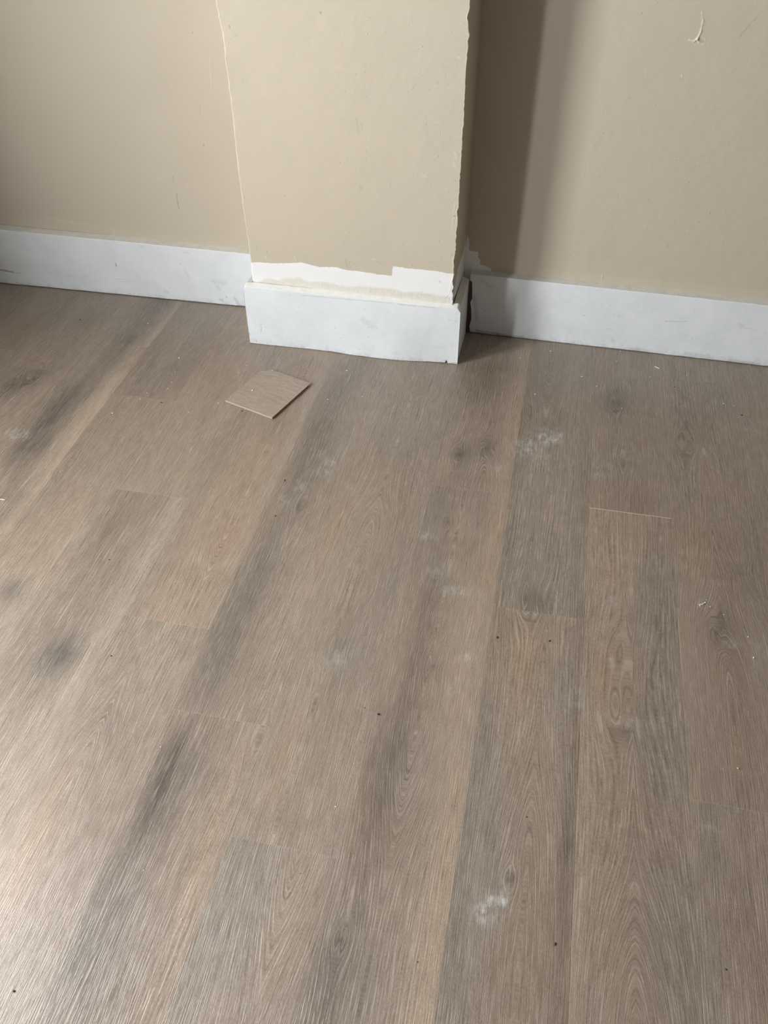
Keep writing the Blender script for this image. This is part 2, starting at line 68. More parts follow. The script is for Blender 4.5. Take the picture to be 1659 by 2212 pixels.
    'M_SR': [[0.0228, 0.0065, 0.0832, 0.0051, 0.006, 0, 0.2, 0.22, 0.22, 0.55], [0.0832, 0.0051, 0.1563, 0.004, 0.004, 0, 0.28, 0.3, 0.3, 0.5], [0.1566, 0.001, 0.222, 0.0036, 0.004, 0, 0.4, 0.45, 0.47, 0.35], [0.4403, 0.0055, 0.503, 0.0065, 0.005, 0, 0.45, 0.52, 0.54, 0.4], [0.6013, 0.011, 0.6753, 0.0093, 0.008, 0, 0.4, 0.47, 0.5, 0.4], [0.7186, 0.0063, 0.7971, 0.0055, 0.004, 0, 0.4, 0.42, 0.42, 0.5], [0.5266, 0.1028, 0.5842, 0.1086, 0.0008, -0.0006, 0.45, 0.5, 0.46, 0.7], [0.5123, 0.0681, 0.5123, 0.0681, 0.0014, 0.0012, 0.86, 0.84, 0.78, 0.5], [0.5548, 0.085, 0.5563, 0.0838, 0.0016, 0.0012, 0.86, 0.84, 0.78, 0.6], [0.5961, 0.157, 0.5973, 0.1571, 0.0016, 0.0012, 0.86, 0.84, 0.78, 0.6], [0.6329, 0.0665, 0.6329, 0.0665, 0.0012, -0.001, 0.3, 0.34, 0.32, 0.7], [0.7093, 0.1679, 0.7193, 0.1569, 0.0012, 0.0012, 0.86, 0.84, 0.78, 0.7], [0.7141, 0.1179, 0.725, 0.1123, 0.005, 0, 0.62, 0.6, 0.68, 0.5], [0.7205, 0.1076, 0.758, 0.1068, 0.0015, 0, 0.62, 0.6, 0.68, 0.6], [0.38, 0.0598, 0.3986, 0.0607, 0.003, 0, 0.55, 0.58, 0.6, 0.3], [0.4004, 0.0301, 0.4064, 0.0249, 0.005, 0, 0.55, 0.56, 0.58, 0.35], [0.2796, 0.1568, 0.2968, 0.1574, 0.0008, 0.0008, 0.86, 0.84, 0.78, 0.6], [0.3876, 0.1011, 0.4088, 0.1065, 0.001, 0.0006, 0.55, 0.6, 0.6, 0.5], [0.4319, 0.0164, 0.4322, 0.0149, 0.001, -0.001, 0.16, 0.12, 0.08, 0.5], [0.0245, 0.168, 0.0514, 0.1501, 0.006, 0, 0.3, 0.3, 0.33, 0.2], [0.0074, 0.1168, 0.0201, 0.0454, 0.006, 0, 0.35, 0.4, 0.42, 0.4], [0.0377, 0.0771, 0.0404, 0.0759, 0.001, -0.001, 0.16, 0.12, 0.08, 0.6], [0.1526, 0.0619, 0.1541, 0.0606, 0.001, -0.001, 0.16, 0.12, 0.08, 0.7], [0.1767, 0.078, 0.1768, 0.0765, 0.001, -0.001, 0.16, 0.12, 0.08, 0.6], [0.1189, 0.0473, 0.1281, 0.047, 0.0009, -0.001, 0.16, 0.12, 0.08, 0.6], [0.5899, 0.0594, 0.6788, 0.0422, 0.025, 0, 0.55, 0.62, 0.62, 0.15], [0.2263, 0.071, 0.2805, 0.0486, 0.02, 0, 0.6, 0.64, 0.62, 0.12]],
    'M_SB': [[0.0406, 0.0556, 0.0388, 0.0405, 0.0012, -0.001, 0.25, 0.22, 0.2, 0.6], [0.036, 0.0624, 0.0413, 0.0616, 0.001, -0.001, 0.25, 0.22, 0.2, 0.5], [0.0198, 0.0096, 0.021, 0.0083, 0.0022, -0.001, 0.45, 0.36, 0.34, 0.8], [0.0021, 0.0332, 0.0027, 0.0273, 0.001, -0.001, 0.16, 0.12, 0.08, 0.7], [-0.0037, 0.0726, -0.0033, 0.0653, 0.001, -0.001, 0.16, 0.12, 0.08, 0.6], [0.2555, 0.0788, 0.2554, 0.0774, 0.001, -0.001, 0.16, 0.12, 0.08, 0.6], [0.2698, 0.0498, 0.2698, 0.0484, 0.001, -0.001, 0.16, 0.12, 0.08, 0.6], [0.3243, 0.0223, 0.3243, 0.0208, 0.0012, -0.001, 0.5, 0.35, 0.3, 0.7], [0.4929, 0.034, 0.4942, 0.0327, 0.0012, -0.001, 0.16, 0.12, 0.08, 0.5], [0.3323, 0.1105, 0.3666, 0.0931, 0.01, 0, 0.62, 0.66, 0.66, 0.5], [0.335, 0.1178, 0.3413, 0.1115, 0.006, 0, 0.62, 0.66, 0.66, 0.4], [0.1635, 0.1647, 0.4181, 0.1685, 0.0008, -0.0008, 0.42, 0.45, 0.48, 0.6], [0.4306, 0.1671, 0.4803, 0.167, 0.0008, -0.0008, 0.25, 0.22, 0.2, 0.6], [0.4865, 0.1663, 0.5296, 0.167, 0.0008, -0.0008, 0.35, 0.32, 0.3, 0.5], [0.5851, 0.1334, 0.5864, 0.1322, 0.0012, -0.001, 0.16, 0.12, 0.08, 0.7], [0.5678, 0.1356, 0.5728, 0.1348, 0.001, -0.001, 0.4, 0.4, 0.4, 0.5], [0.0961, 0.1437, 0.2529, 0.1507, 0.004, 0, 0.8, 0.79, 0.84, 0.3], [0.5685, 0.1725, 0.5837, 0.162, 0.009, 0.001, 0.88, 0.86, 0.8, 0.6], [0.5745, 0.1759, 0.5785, 0.1682, 0.001, -0.001, 0.5, 0.5, 0.5, 0.4], [0.5801, 0.0047, 0.5969, 0.0039, 0.002, 0, 0.35, 0.33, 0.33, 0.7], [0.5882, 0.0222, 0.5909, 0.021, 0.0012, 0, 0.16, 0.12, 0.08, 0.4], [0.4759, 0.0525, 0.559, 0.048, 0.004, 0, 0.7, 0.75, 0.74, 0.35], [0.1379, 0.0222, 0.2053, 0.0198, 0.006, 0, 0.72, 0.74, 0.8, 0.3], [0.0778, 0.0346, 0.0844, 0.0324, 0.004, 0, 0.68, 0.68, 0.76, 0.3]],
    'P_BR': [[-0.0112, 0.236], [0.026, 0.2405], [0.0781, 0.2427], [0.1237, 0.2487], [0.1432, 0.2521], [0.1934, 0.2443], [0.2138, 0.2464], [0.2379, 0.249], [0.2627, 0.2438], [0.3002, 0.2439], [0.3312, 0.242], [0.3498, 0.2401], [0.388, 0.2403], [0.3918, 0.2678], [0.4295, 0.2653], [0.4657, 0.2666], [0.5077, 0.266], [0.5376, 0.2629], [0.5613, 0.2642], [0.5668, 0.1624], [-0.0248, 0.1556]],
    'D_BR': [[0.0334, 0.1937], [0.0538, 0.1987], [0.0732, 0.1967], [0.091, 0.2041], [0.1394, 0.208], [0.1583, 0.202], [0.2035, 0.2043], [0.2416, 0.1991], [0.2798, 0.2007], [0.3304, 0.205], [0.3929, 0.2067], [0.4177, 0.1988], [0.4547, 0.2044], [0.4916, 0.2032], [0.5466, 0.2003], [0.5478, 0.1737], [0.2007, 0.1604], [-0.0025, 0.172]],
    'P_WR': [[-0.0088, 0.2921], [0.0061, 0.2741], [0.0069, 0.2413], [0.0209, 0.2401], [0.0337, 0.2374], [0.0335, 0.2227], [0.0404, 0.214], [0.0373, 0.2042], [0.0543, 0.1992], [0.0726, 0.1929], [0.071, 0.1804], [-0.0002, 0.1447]],
    'SB_bot': [[-0.0013, -0.0036], [0.0529, -0.0039], [0.1081, -0.0033], [0.1998, -0.002], [0.2726, -0.0052], [0.3528, -0.0074], [0.4335, -0.0078], [0.5223, -0.0011], [0.5661, 0.003], [0.597, 0.0009]],
    'P_side': [[2.0394, 0.3111], [2.0515, 0.28], [2.0285, 0.2545], [1.9504, 0.2513], [1.9157, 0.2171], [1.8917, 0.1969], [2.1784, 0.0932]],
    'G_SR': [[-0.0137, 0.1624], [-0.0048, 0.1634], [-0.0006, 0.1583], [0.0026, 0.1091], [-0.0019, 0.0985], [0.0022, 0.0757], [0.0042, 0.0434], [0.0002, 0.0233], [0.0045, -0.002], [-0.0169, -0.0079]],
    'TILE': [[-0.7423, 1.7566], [-0.5964, 1.7132], [-0.6553, 1.5473], [-0.7984, 1.5962]],
    'CRUMBS': [[-0.9973, 1.761, 0.0052, "w", "tiny white plaster crumb below the left skirting, biggest of that scatter"], [-0.9813, 1.6945, 0.00305, "w", "tiny white speck on the floor under the biggest plaster crumb"], [-0.9704, 1.6474, 0.00301, "w", "tiny white speck upper right of the short plank end joint"], [-0.9692, 1.6171, 0.00298, "w", "tiny white speck nearest the short plank end joint from above"], [-1.0146, 1.5882, 0.00296, "w", "tiny white speck right on the short plank end joint"], [-1.021, 1.5593, 0.00367, "w", "tiny white crumb just under the short plank end joint"], [-1.054, 1.5566, 0.00245, "w", "faint white speck at the left end of the short plank end joint"], [-1.0515, 1.5054, 0.00265, "w", "tiny white speck above the left outlier crumb"], [-1.0643, 1.4865, 0.00479, "w", "white plaster crumb farthest left below the end joint"], [-1.1616, 1.9159, 0.00414, "w", "pale sliver on the floor close below the left skirting"], [-0.8125, 1.5844, 0.00315, "w", "tiny white speck just left of the vinyl offcut corner"], [-0.7863, 1.5796, 0.00241, "w", "tiny white speck under the left corner of the vinyl offcut"], [-0.8727, 1.5309, 0.00311, "w", "tiny white speck between the end joint and the vinyl offcut"], [-0.8081, 1.7261, 0.00329, "w", "tiny white speck upper left of the vinyl offcut"], [-0.7992, 1.7647, 0.00282, "w", "tiny white speck between the offcut and the chimney skirting"], [-0.5378, 1.6587, 0.00267, "w", "tiny white speck right of the vinyl offcut, lower one"], [-0.4519, 1.6893, 0.00365, "w", "tiny white crumb on the dark grained plank below the chimney skirting"], [-0.5226, 1.7971, 0.0043, "w", "pale fleck on the floor in front of the chimney skirting middle"], [-0.8131, 1.7399, 0.00255, "w", "faint white speck far upper left of the offcut"], [-0.7406, 1.6478, 0.00491, "w", "pale crumb lying on top of the vinyl offcut near its left corner"], [-0.7183, 1.7471, 0.0038, "w", "pale fleck lying on top of the vinyl offcut near its far edge"], [-0.0674, 1.9546, 0.00384, "w", "tiny white crumb on the pale plank edge by the alcove shadow"], [0.0127, 2.0071, 0.00388, "w", "white fleck close under the right skirting near the alcove"], [0.1047, 1.8989, 0.00422, "w", "white crumb on the dark plank below the right skirting"], [0.1451, 1.8613, 0.00391, "w", "white crumb nearest the dark knot under the right skirting"], [0.211, 1.775, 0.00307, "w", "tiny white speck just below the dark knot"], [-0.0109, 1.7923, 0.00363, "w", "pale sliver on the plank right of the long seam"], [0.1943, 1.9927, 0.00304, "w", "faint white fleck left of the pale splinter"], [0.2035, 2.0467, 0.00309, "w", "white fleck touching the right skirting shadow line"], [0.2828, 1.9339, 0.00297, "w", "tiny white speck below the pale splinter"], [0.3787, 1.9628, 0.00272, "w", "tiny white speck above the far right plank end joint"], [0.4661, 1.8509, 0.00355, "w", "white crumb at the far right under the skirting"], [0.4908, 1.8459, 0.00259, "w", "faint white speck beside the far right crumb"], [0.3827, 1.8623, 0.00239, "w", "faint white speck on the far right plank"], [0.3815, 1.1539, 0.00367, "w", "second bright paint chip beside the bent one"], [0.3907, 1.145, 0.00237, "w", "small bright chip right of the bent paint chip"], [0.3846, 1.1619, 0.00221, "w", "small bright chip above the bent paint chip"], [0.3712, 1.1432, 0.00274, "w", "small bright chip under the bent paint chip"], [0.4151, 1.1299, 0.00217, "w", "bright speck above the brown knot on the right"], [0.4567, 1.0834, 0.00299, "w", "pale chip right of the brown knot"], [0.4622, 1.0349, 0.00344, "w", "bright flake near the right edge of the picture"], [0.4143, 0.7941, 0.00308, "y", "yellowish crumb on the floor at lower right"], [0.3901, 0.7879, 0.00154, "y", "faint yellowish speck left of the yellowish crumb"], [-0.3404, 0.5168, 0.00147, "w", "faint white speck above the low plank end joint"], [-0.2256, 0.5846, 0.0024, "w", "tiny white crumb on the lower middle planks"], [-0.4871, 0.4226, 0.00185, "w", "tiny white speck low on the dark grained plank"], [-0.4018, 0.3683, 0.00191, "w", "tiny white speck lowest on the left planks"], [-0.5483, 0.624, 0.00208, "w", "tiny white speck on the dark plank at left middle"], [-0.5505, 1.33, 0.00433, "d", "small dark crumb on the grey plank in the middle"], [-0.5341, 1.2113, 0.00413, "d", "dark crumb lower left of the middle dark crumb"], [-0.7196, 0.7827, 0.00299, "d", "black dot like crumb on the pale left plank"], [-0.1968, 0.7671, 0.00493, "d", "dark brown crumb in the centre foreground, largest of the dark ones"], [-0.2233, 0.7749, 0.00198, "d", "tiny dark speck left of the largest dark crumb"], [-0.0116, 0.9807, 0.00444, "d", "dark crumb just right of the long pale seam"], [0.087, 0.9931, 0.00353, "d", "dark crumb under the right end joint"], [-0.5923, 0.2293, 0.00388, "d", "dark crumb in the bottom left corner"], [0.1358, 0.4531, 0.00331, "d", "dark crumb at lower right centre"], [-0.0521, 0.3871, 0.00197, "d", "dark speck near the bottom of the long seam"], [0.0775, 0.6337, 0.00222, "d", "tiny dark speck on the brown plank above the knot"], [0.3715, 0.4713, 0.00259, "d", "small dark crumb in the bottom right corner"], [0.3455, 1.9011, 0.00365, "d", "small dark speck on the far right plank"], [0.5069, 1.8093, 0.00465, "d", "dark crumb on the seam at the far right"], [-0.9592, 1.5556, 0.00413, "d", "dark sliver at the right end of the short plank end joint"], [-0.7404, 1.5648, 0.00359, "d", "tiny dark speck under the vinyl offcut edge"], [-1.3709, 1.8942, 0.00474, "d", "dark speck below the left skirting"], [-0.8371, 1.0113, 0.00295, "d", "tiny dark and white crumb on the pale left plank"], [-0.2495, 0.47, 0.00142, "d", "faint dark speck right of the low plank joint"]],
    'SPLINTER': [[0.2957, 1.9884], [0.3078, 1.9795], [0.3696, 1.1465], [0.3796, 1.1523], [0.3847, 1.1485], [-1.1687, 1.1317], [-1.1564, 1.1327]],
}

# ------------------------------------------------------------------ helpers
def tag(o, label=None, cat=None, group=None, kind=None):
    if label: o['label'] = label
    if cat: o['category'] = cat
    if group: o['group'] = group
    if kind: o['kind'] = kind
    return o

def smooth(x):
    x = np.clip(x, 0, 1)
    return x * x * (3 - 2 * x)

def vnoise(x, y, seed=0):
    """smooth value noise in -1..1"""
    x = np.asarray(x, float); y = np.asarray(y, float)
    x0 = np.floor(x).astype(np.int64); y0 = np.floor(y).astype(np.int64)
    fx = smooth(x - x0); fy = smooth(y - y0)
    def h(a, b):
        n = (a * 374761393 + b * 668265263 + seed * 974634777) & 0xffffffff
        n = ((n ^ (n >> 13)) * 1274126177) & 0xffffffff
        n = (n ^ (n >> 16)) & 0xffff
        return n / 32767.5 - 1
    return ((h(x0, y0) * (1 - fx) + h(x0 + 1, y0) * fx) * (1 - fy)
            + (h(x0, y0 + 1) * (1 - fx) + h(x0 + 1, y0 + 1) * fx) * fy)

def fbm(x, y, seed=0, n=3):
    s = 0; a = 1; t = 0
    for k in range(n):
        s = s + a * vnoise(x * 2 ** k, y * 2 ** k, seed + 17 * k); t += a; a *= .5
    return s / t

def poly_sd(px, py, poly):
    """signed distance to a polygon, positive inside"""
    d = np.full(px.shape, 1e9); inside = np.zeros(px.shape, bool)
    n = len(poly)
    for i in range(n):
        ax, ay = poly[i]; bx, by = poly[(i + 1) % n]
        ex, ey = bx - ax, by - ay
        L = ex * ex + ey * ey + 1e-12
        t = np.clip(((px - ax) * ex + (py - ay) * ey) / L, 0, 1)
        d = np.minimum(d, np.hypot(px - ax - t * ex, py - ay - t * ey))
        c = ((ay > py) != (by > py)) & (px < (bx - ax) * (py - ay) / (by - ay + 1e-12) + ax)
        inside ^= c
    return np.where(inside, d, -d)

def link_mesh(name, verts, quads, mat, parent=None, attrs=None, smooth_shade=True, extra_faces=None):
    me = bpy.data.meshes.new(name)
    verts = np.asarray(verts, np.float32).reshape(-1, 3)
    quads = np.asarray(quads, np.int32).reshape(-1, 4)
    ef = extra_faces or []
    nl = quads.size + sum(len(f) for f in ef)
    me.vertices.add(len(verts)); me.vertices.foreach_set('co', verts.ravel())
    me.loops.add(nl)
    me.loops.foreach_set('vertex_index', np.concatenate([quads.ravel()] + [np.asarray(f, np.int32) for f in ef]).astype(np.int32))
    starts = list(range(0, quads.size, 4)); tot = [4] * len(quads); p = quads.size
    for f in ef:
        starts.append(p); tot.append(len(f)); p += len(f)
    me.polygons.add(len(starts))
    me.polygons.foreach_set('loop_start', starts)
    me.polygons.foreach_set('loop_total', tot)
    sm = [bool(smooth_shade)] * len(quads) + [False] * len(ef)
    me.polygons.foreach_set('use_smooth', sm)
    for an, (kind, arr) in (attrs or {}).items():
        a = me.attributes.new(an, kind, 'POINT')
        arr = np.asarray(arr, np.float32)
        key = {'FLOAT': 'value', 'FLOAT_VECTOR': 'vector', 'FLOAT_COLOR': 'color'}[kind]
        a.data.foreach_set(key, arr.ravel())
    me.update(calc_edges=True)
    me.materials.append(mat)
    o = bpy.data.objects.new(name, me)
    C.objects.link(o)
    if parent: o.parent = parent
    return o

def grid_quads(n, mm, wrap=False, off=0, flip=False):
    i = np.arange(n - 1)[:, None]; j = np.arange(mm if wrap else mm - 1)[None, :]
    j2 = (j + 1) % mm
    a = i * mm + j; b = (i + 1) * mm + j; c = (i + 1) * mm + j2; d = i * mm + j2
    q = np.stack([a, b, c, d], -1).reshape(-1, 4) + off
    return q[:, ::-1] if flip else q

def box_vf(x0, x1, y0, y1, z0, z1, off=0):
    v = [(x, y, z) for x in (x0, x1) for y in (y0, y1) for z in (z0, z1)]
    f = [(0, 1, 3, 2), (4, 6, 7, 5), (0, 4, 5, 1), (2, 3, 7, 6), (0, 2, 6, 4), (1, 5, 7, 3)]
    return v, [[i + off for i in q] for q in f]

def boxes(name, bl, mat, parent=None):
    V = []; F = []
    for b in bl:
        v, f = box_vf(*b, off=len(V)); V += v; F += f
    return link_mesh(name, V, F, mat, parent, smooth_shade=False)

def axis(lo, fine0, fine1, hi, fine, coarse):
    a = []
    if lo < fine0: a += list(np.linspace(lo, fine0, max(2, int((fine0 - lo) / coarse) + 2))[:-1])
    a += list(np.linspace(fine0, fine1, max(2, int(round((fine1 - fine0) / fine)) + 1)))
    if hi > fine1: a += list(np.linspace(fine1, hi, max(2, int((hi - fine1) / coarse) + 2))[1:])
    return np.array(a)

def apply_marks(U, Z, marks, cell=0.0016):
    """strokes -> (mark rgba, height)"""
    col = np.zeros(U.shape + (4,)); H = np.zeros(U.shape)
    for (u1, z1, u2, z2, r, h, cr, cg, cb, a) in marks:
        if r <= 0: continue
        r = max(r * .78, cell * .55) if r < .0028 else r
        h = h * .6; a = a * .8
        R = r + .008
        sel = (U > min(u1, u2) - R) & (U < max(u1, u2) + R) & (Z > min(z1, z2) - R) & (Z < max(z1, z2) + R)
        if not sel.any(): continue
        u = U[sel]; z = Z[sel]
        if r < .0028: u, z = u + .0010 * fbm(z * 260, u * 260, 61), z + .0008 * fbm(z * 260, u * 260, 62)
        ex, ez = u2 - u1, z2 - z1; L = ex * ex + ez * ez + 1e-12
        t = np.clip(((u - u1) * ex + (z - z1) * ez) / L, 0, 1)
        d = np.hypot(u - u1 - t * ex, z - z1 - t * ez)
        d = d * (1 + .35 * fbm(u * 180, z * 180, 5)) if r > .003 else d * (1 + .25 * vnoise(u * 400, z * 400, 7))
        if r > .006:
            w = smooth((np.exp(-(d / r) ** 2) + .55 * fbm(u * 230, z * 230, 9) - .30) * 1.5)
        else:
            w = smooth((r * 1.35 - d) / (r * .9))
        aa = np.clip(w * a, 0, 1)
        A = col[sel]
        oa = aa + A[:, 3] * (1 - aa)
        for k, cc in enumerate((cr, cg, cb)):
            A[:, k] = np.where(oa > 1e-5, (cc * aa + A[:, k] * A[:, 3] * (1 - aa)) / np.maximum(oa, 1e-5), cc)
        A[:, 3] = oa
        col[sel] = A
        H[sel] += h * np.clip(w, 0, 1) * .6
    return col, H

# ------------------------------------------------------------------ node helpers
class N:
    def __init__(s, name):
        s.mat = bpy.data.materials.new(name); s.mat.use_nodes = True
        s.nt = s.mat.node_tree; s.b = s.nt.nodes['Principled BSDF']
    def new(s, t, **k):
        n = s.nt.nodes.new(t)
        for a, v in k.items(): setattr(n, a, v)
        return n
    def put(s, inp, v):
        if isinstance(v, bpy.types.NodeSocket): s.nt.links.new(v, inp)
        elif isinstance(v, tuple) and len(v) == 3 and inp.type == 'RGBA': inp.default_value = (*v, 1)
        else: inp.default_value = v
    def math(s, op, a, b=0.0, c=0.0, clamp=False):
        n = s.new('ShaderNodeMath', operation=op); n.use_clamp = clamp
        s.put(n.inputs[0], a); s.put(n.inputs[1], b); s.put(n.inputs[2], c)
        return n.outputs[0]
    def mix(s, f, a, b, mode='MIX'):
        n = s.new('ShaderNodeMix', data_type='RGBA', blend_type=mode)
        n.clamp_factor = True
        s.put(n.inputs['Factor'], f); s.put(n.inputs[6], a); s.put(n.inputs[7], b)
        return n.outputs[2]
    def attr(s, name, out='Color'):
        return s.new('ShaderNodeAttribute', attribute_name=name).outputs[out]
    def noise(s, vec, scale, detail=2.0, rough=.5, out='Fac', dist=0.0):
        n = s.new('ShaderNodeTexNoise')
        s.put(n.inputs['Vector'], vec); n.inputs['Scale'].default_value = scale
        n.inputs['Detail'].default_value = detail; n.inputs['Roughness'].default_value = rough
        n.inputs['Distortion'].default_value = dist
        return n.outputs[out]
    def vmul(s, vec, v):
        n = s.new('ShaderNodeVectorMath', operation='MULTIPLY')
        s.put(n.inputs[0], vec); s.put(n.inputs[1], v); return n.outputs[0]
    def map(s, v, a, b, c=0.0, d=1.0, smoothstep=False):
        n = s.new('ShaderNodeMapRange'); n.clamp = True
        if smoothstep: n.interpolation_type = 'SMOOTHSTEP'
        s.put(n.inputs[0], v)
        for i, x in enumerate((a, b, c, d)): n.inputs[i + 1].default_value = x
        return n.outputs[0]
    def pos(s):
        return s.new('ShaderNodeNewGeometry').outputs['Position']
    def objc(s):
        return s.new('ShaderNodeTexCoord').outputs['Object']
    def bump(s, h, dist, strength=1.0):
        n = s.new('ShaderNodeBump'); n.inputs['Distance'].default_value = dist
        n.inputs['Strength'].default_value = strength
        s.put(n.inputs['Height'], h); s.nt.links.new(n.outputs[0], s.b.inputs['Normal'])

TAN = (0.585, 0.518, 0.414)
PRIMER = (0.80, 0.815, 0.82)

def wall_material():
    n = N('tan_wall_paint')
    p = n.pos()
    big = n.noise(p, 2.3, 3, .6)
    base = n.mix(n.map(big, .3, .7), tuple(c * .985 for c in TAN), tuple(c * 1.015 for c in TAN))
    sd = n.attr('primer', 'Fac')
    rag = n.noise(p, 260, 4, .7)
    rag2 = n.noise(p, 60, 2, .5)
    e = n.math('ADD', sd, n.math('ADD', n.math('MULTIPLY', n.math('SUBTRACT', rag, .5), .0045), n.math('MULTIPLY', n.math('SUBTRACT', rag2, .5), .004)))
    f = n.map(e, -.0004, .0006)
    dirt = n.attr('dirt', 'Fac')
    pn = n.noise(n.vmul(p, (1, 1, .35)), 190, 4, .65)
    dm = n.map(n.math('ADD', dirt, n.math('MULTIPLY', n.math('SUBTRACT', n.noise(p, 55, 3, .6), .5), .010)), -.001, .006)
    dcol = n.mix(n.map(pn, .35, .65), (.67, .63, .54), (.77, .74, .66))
    prim = n.mix(n.math('MULTIPLY', dm, .8), (.88, .885, .875), dcol)
    col = n.mix(f, base, prim)
    mk = n.new('ShaderNodeAttribute', attribute_name='mark')
    col = n.mix(mk.outputs['Alpha'], col, mk.outputs['Color'])
    n.put(n.b.inputs['Base Color'], col)
    n.b.inputs['Roughness'].default_value = .55
    n.b.inputs['Specular IOR Level'].default_value = .35
    h = n.math('ADD', n.math('MULTIPLY', n.noise(p, 420, 3, .6), .00012), n.math('MULTIPLY', n.noise(p, 45, 2, .5), .0006))
    h = n.math('ADD', h, n.math('MULTIPLY', f, .0003))
    h = n.math('ADD', h, n.math('MULTIPLY', n.map(n.noise(p, 150, 1, .5), .745, .80), .0005))
    n.bump(h, 1.0, .9)
    return n.mat

def board_material():
    n = N('primed_skirting')
    p = n.pos()
    lip = n.attr('lip', 'Fac')
    pn = n.noise(p, 14, 4, .65)
    fine = n.noise(n.vmul(p, (1, 1, 6)), 60, 4, .7)
    white = n.mix(n.map(pn, .35, .68), (.775, .81, .83), (.83, .86, .89))
    white = n.mix(n.map(fine, .60, .80, 0, .35), white, (.66, .69, .68))
    cr = n.mix(n.map(n.noise(p, 45, 4, .7), .35, .65), (.64, .62, .555), (.73, .71, .65))
    cr2 = n.mix(n.map(n.noise(p, 45, 4, .7), .35, .65), (.84, .83, .77), (.91, .90, .86))
    lc = n.mix(n.attr('cream', 'Fac'), cr, cr2)
    jit = n.math('ADD', lip, n.math('MULTIPLY', n.math('SUBTRACT', n.noise(p, 130, 3, .6), .5), .8))
    col = n.mix(n.map(jit, .45, .55), white, lc)
    raw = n.math('ADD', n.attr('raw', 'Fac'), n.math('MULTIPLY', n.math('SUBTRACT', n.noise(p, 300, 3, .6), .5), .002))
    wood = n.mix(n.noise(n.vmul(p, (1, 1, .2)), 160, 3, .6), (.06, .025, .018), (.15, .07, .05))
    col = n.mix(n.map(raw, -.0003, .0003), col, wood)
    pz = n.new('ShaderNodeSeparateXYZ'); n.put(pz.inputs[0], p)
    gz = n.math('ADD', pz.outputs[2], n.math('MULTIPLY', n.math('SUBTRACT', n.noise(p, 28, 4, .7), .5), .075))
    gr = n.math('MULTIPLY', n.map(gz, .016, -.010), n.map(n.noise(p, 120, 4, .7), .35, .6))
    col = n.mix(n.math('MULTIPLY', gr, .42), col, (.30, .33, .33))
    spk = n.noise(p, 260, 1, .5)
    grp = n.map(n.noise(p, 22, 2, .5), .5, .62)
    col = n.mix(n.math('MULTIPLY', n.map(spk, .70, .76), n.math('MULTIPLY', grp, .5)), col, (.30, .30, .29))
    mk = n.new('ShaderNodeAttribute', attribute_name='mark')
    col = n.mix(mk.outputs['Alpha'], col, mk.outputs['Color'])
    n.put(n.b.inputs['Base Color'], col)
    n.b.inputs['Roughness'].default_value = .5
    n.b.inputs['Specular IOR Level'].default_value = .35
    h = n.math('ADD', n.math('MULTIPLY', n.noise(n.vmul(p, (1, 1, 3)), 110, 4, .65), .0006), n.math('MULTIPLY', n.noise(p, 500, 2, .6), .00015))
    n.bump(h, 1.0, .8)
    return n.mat

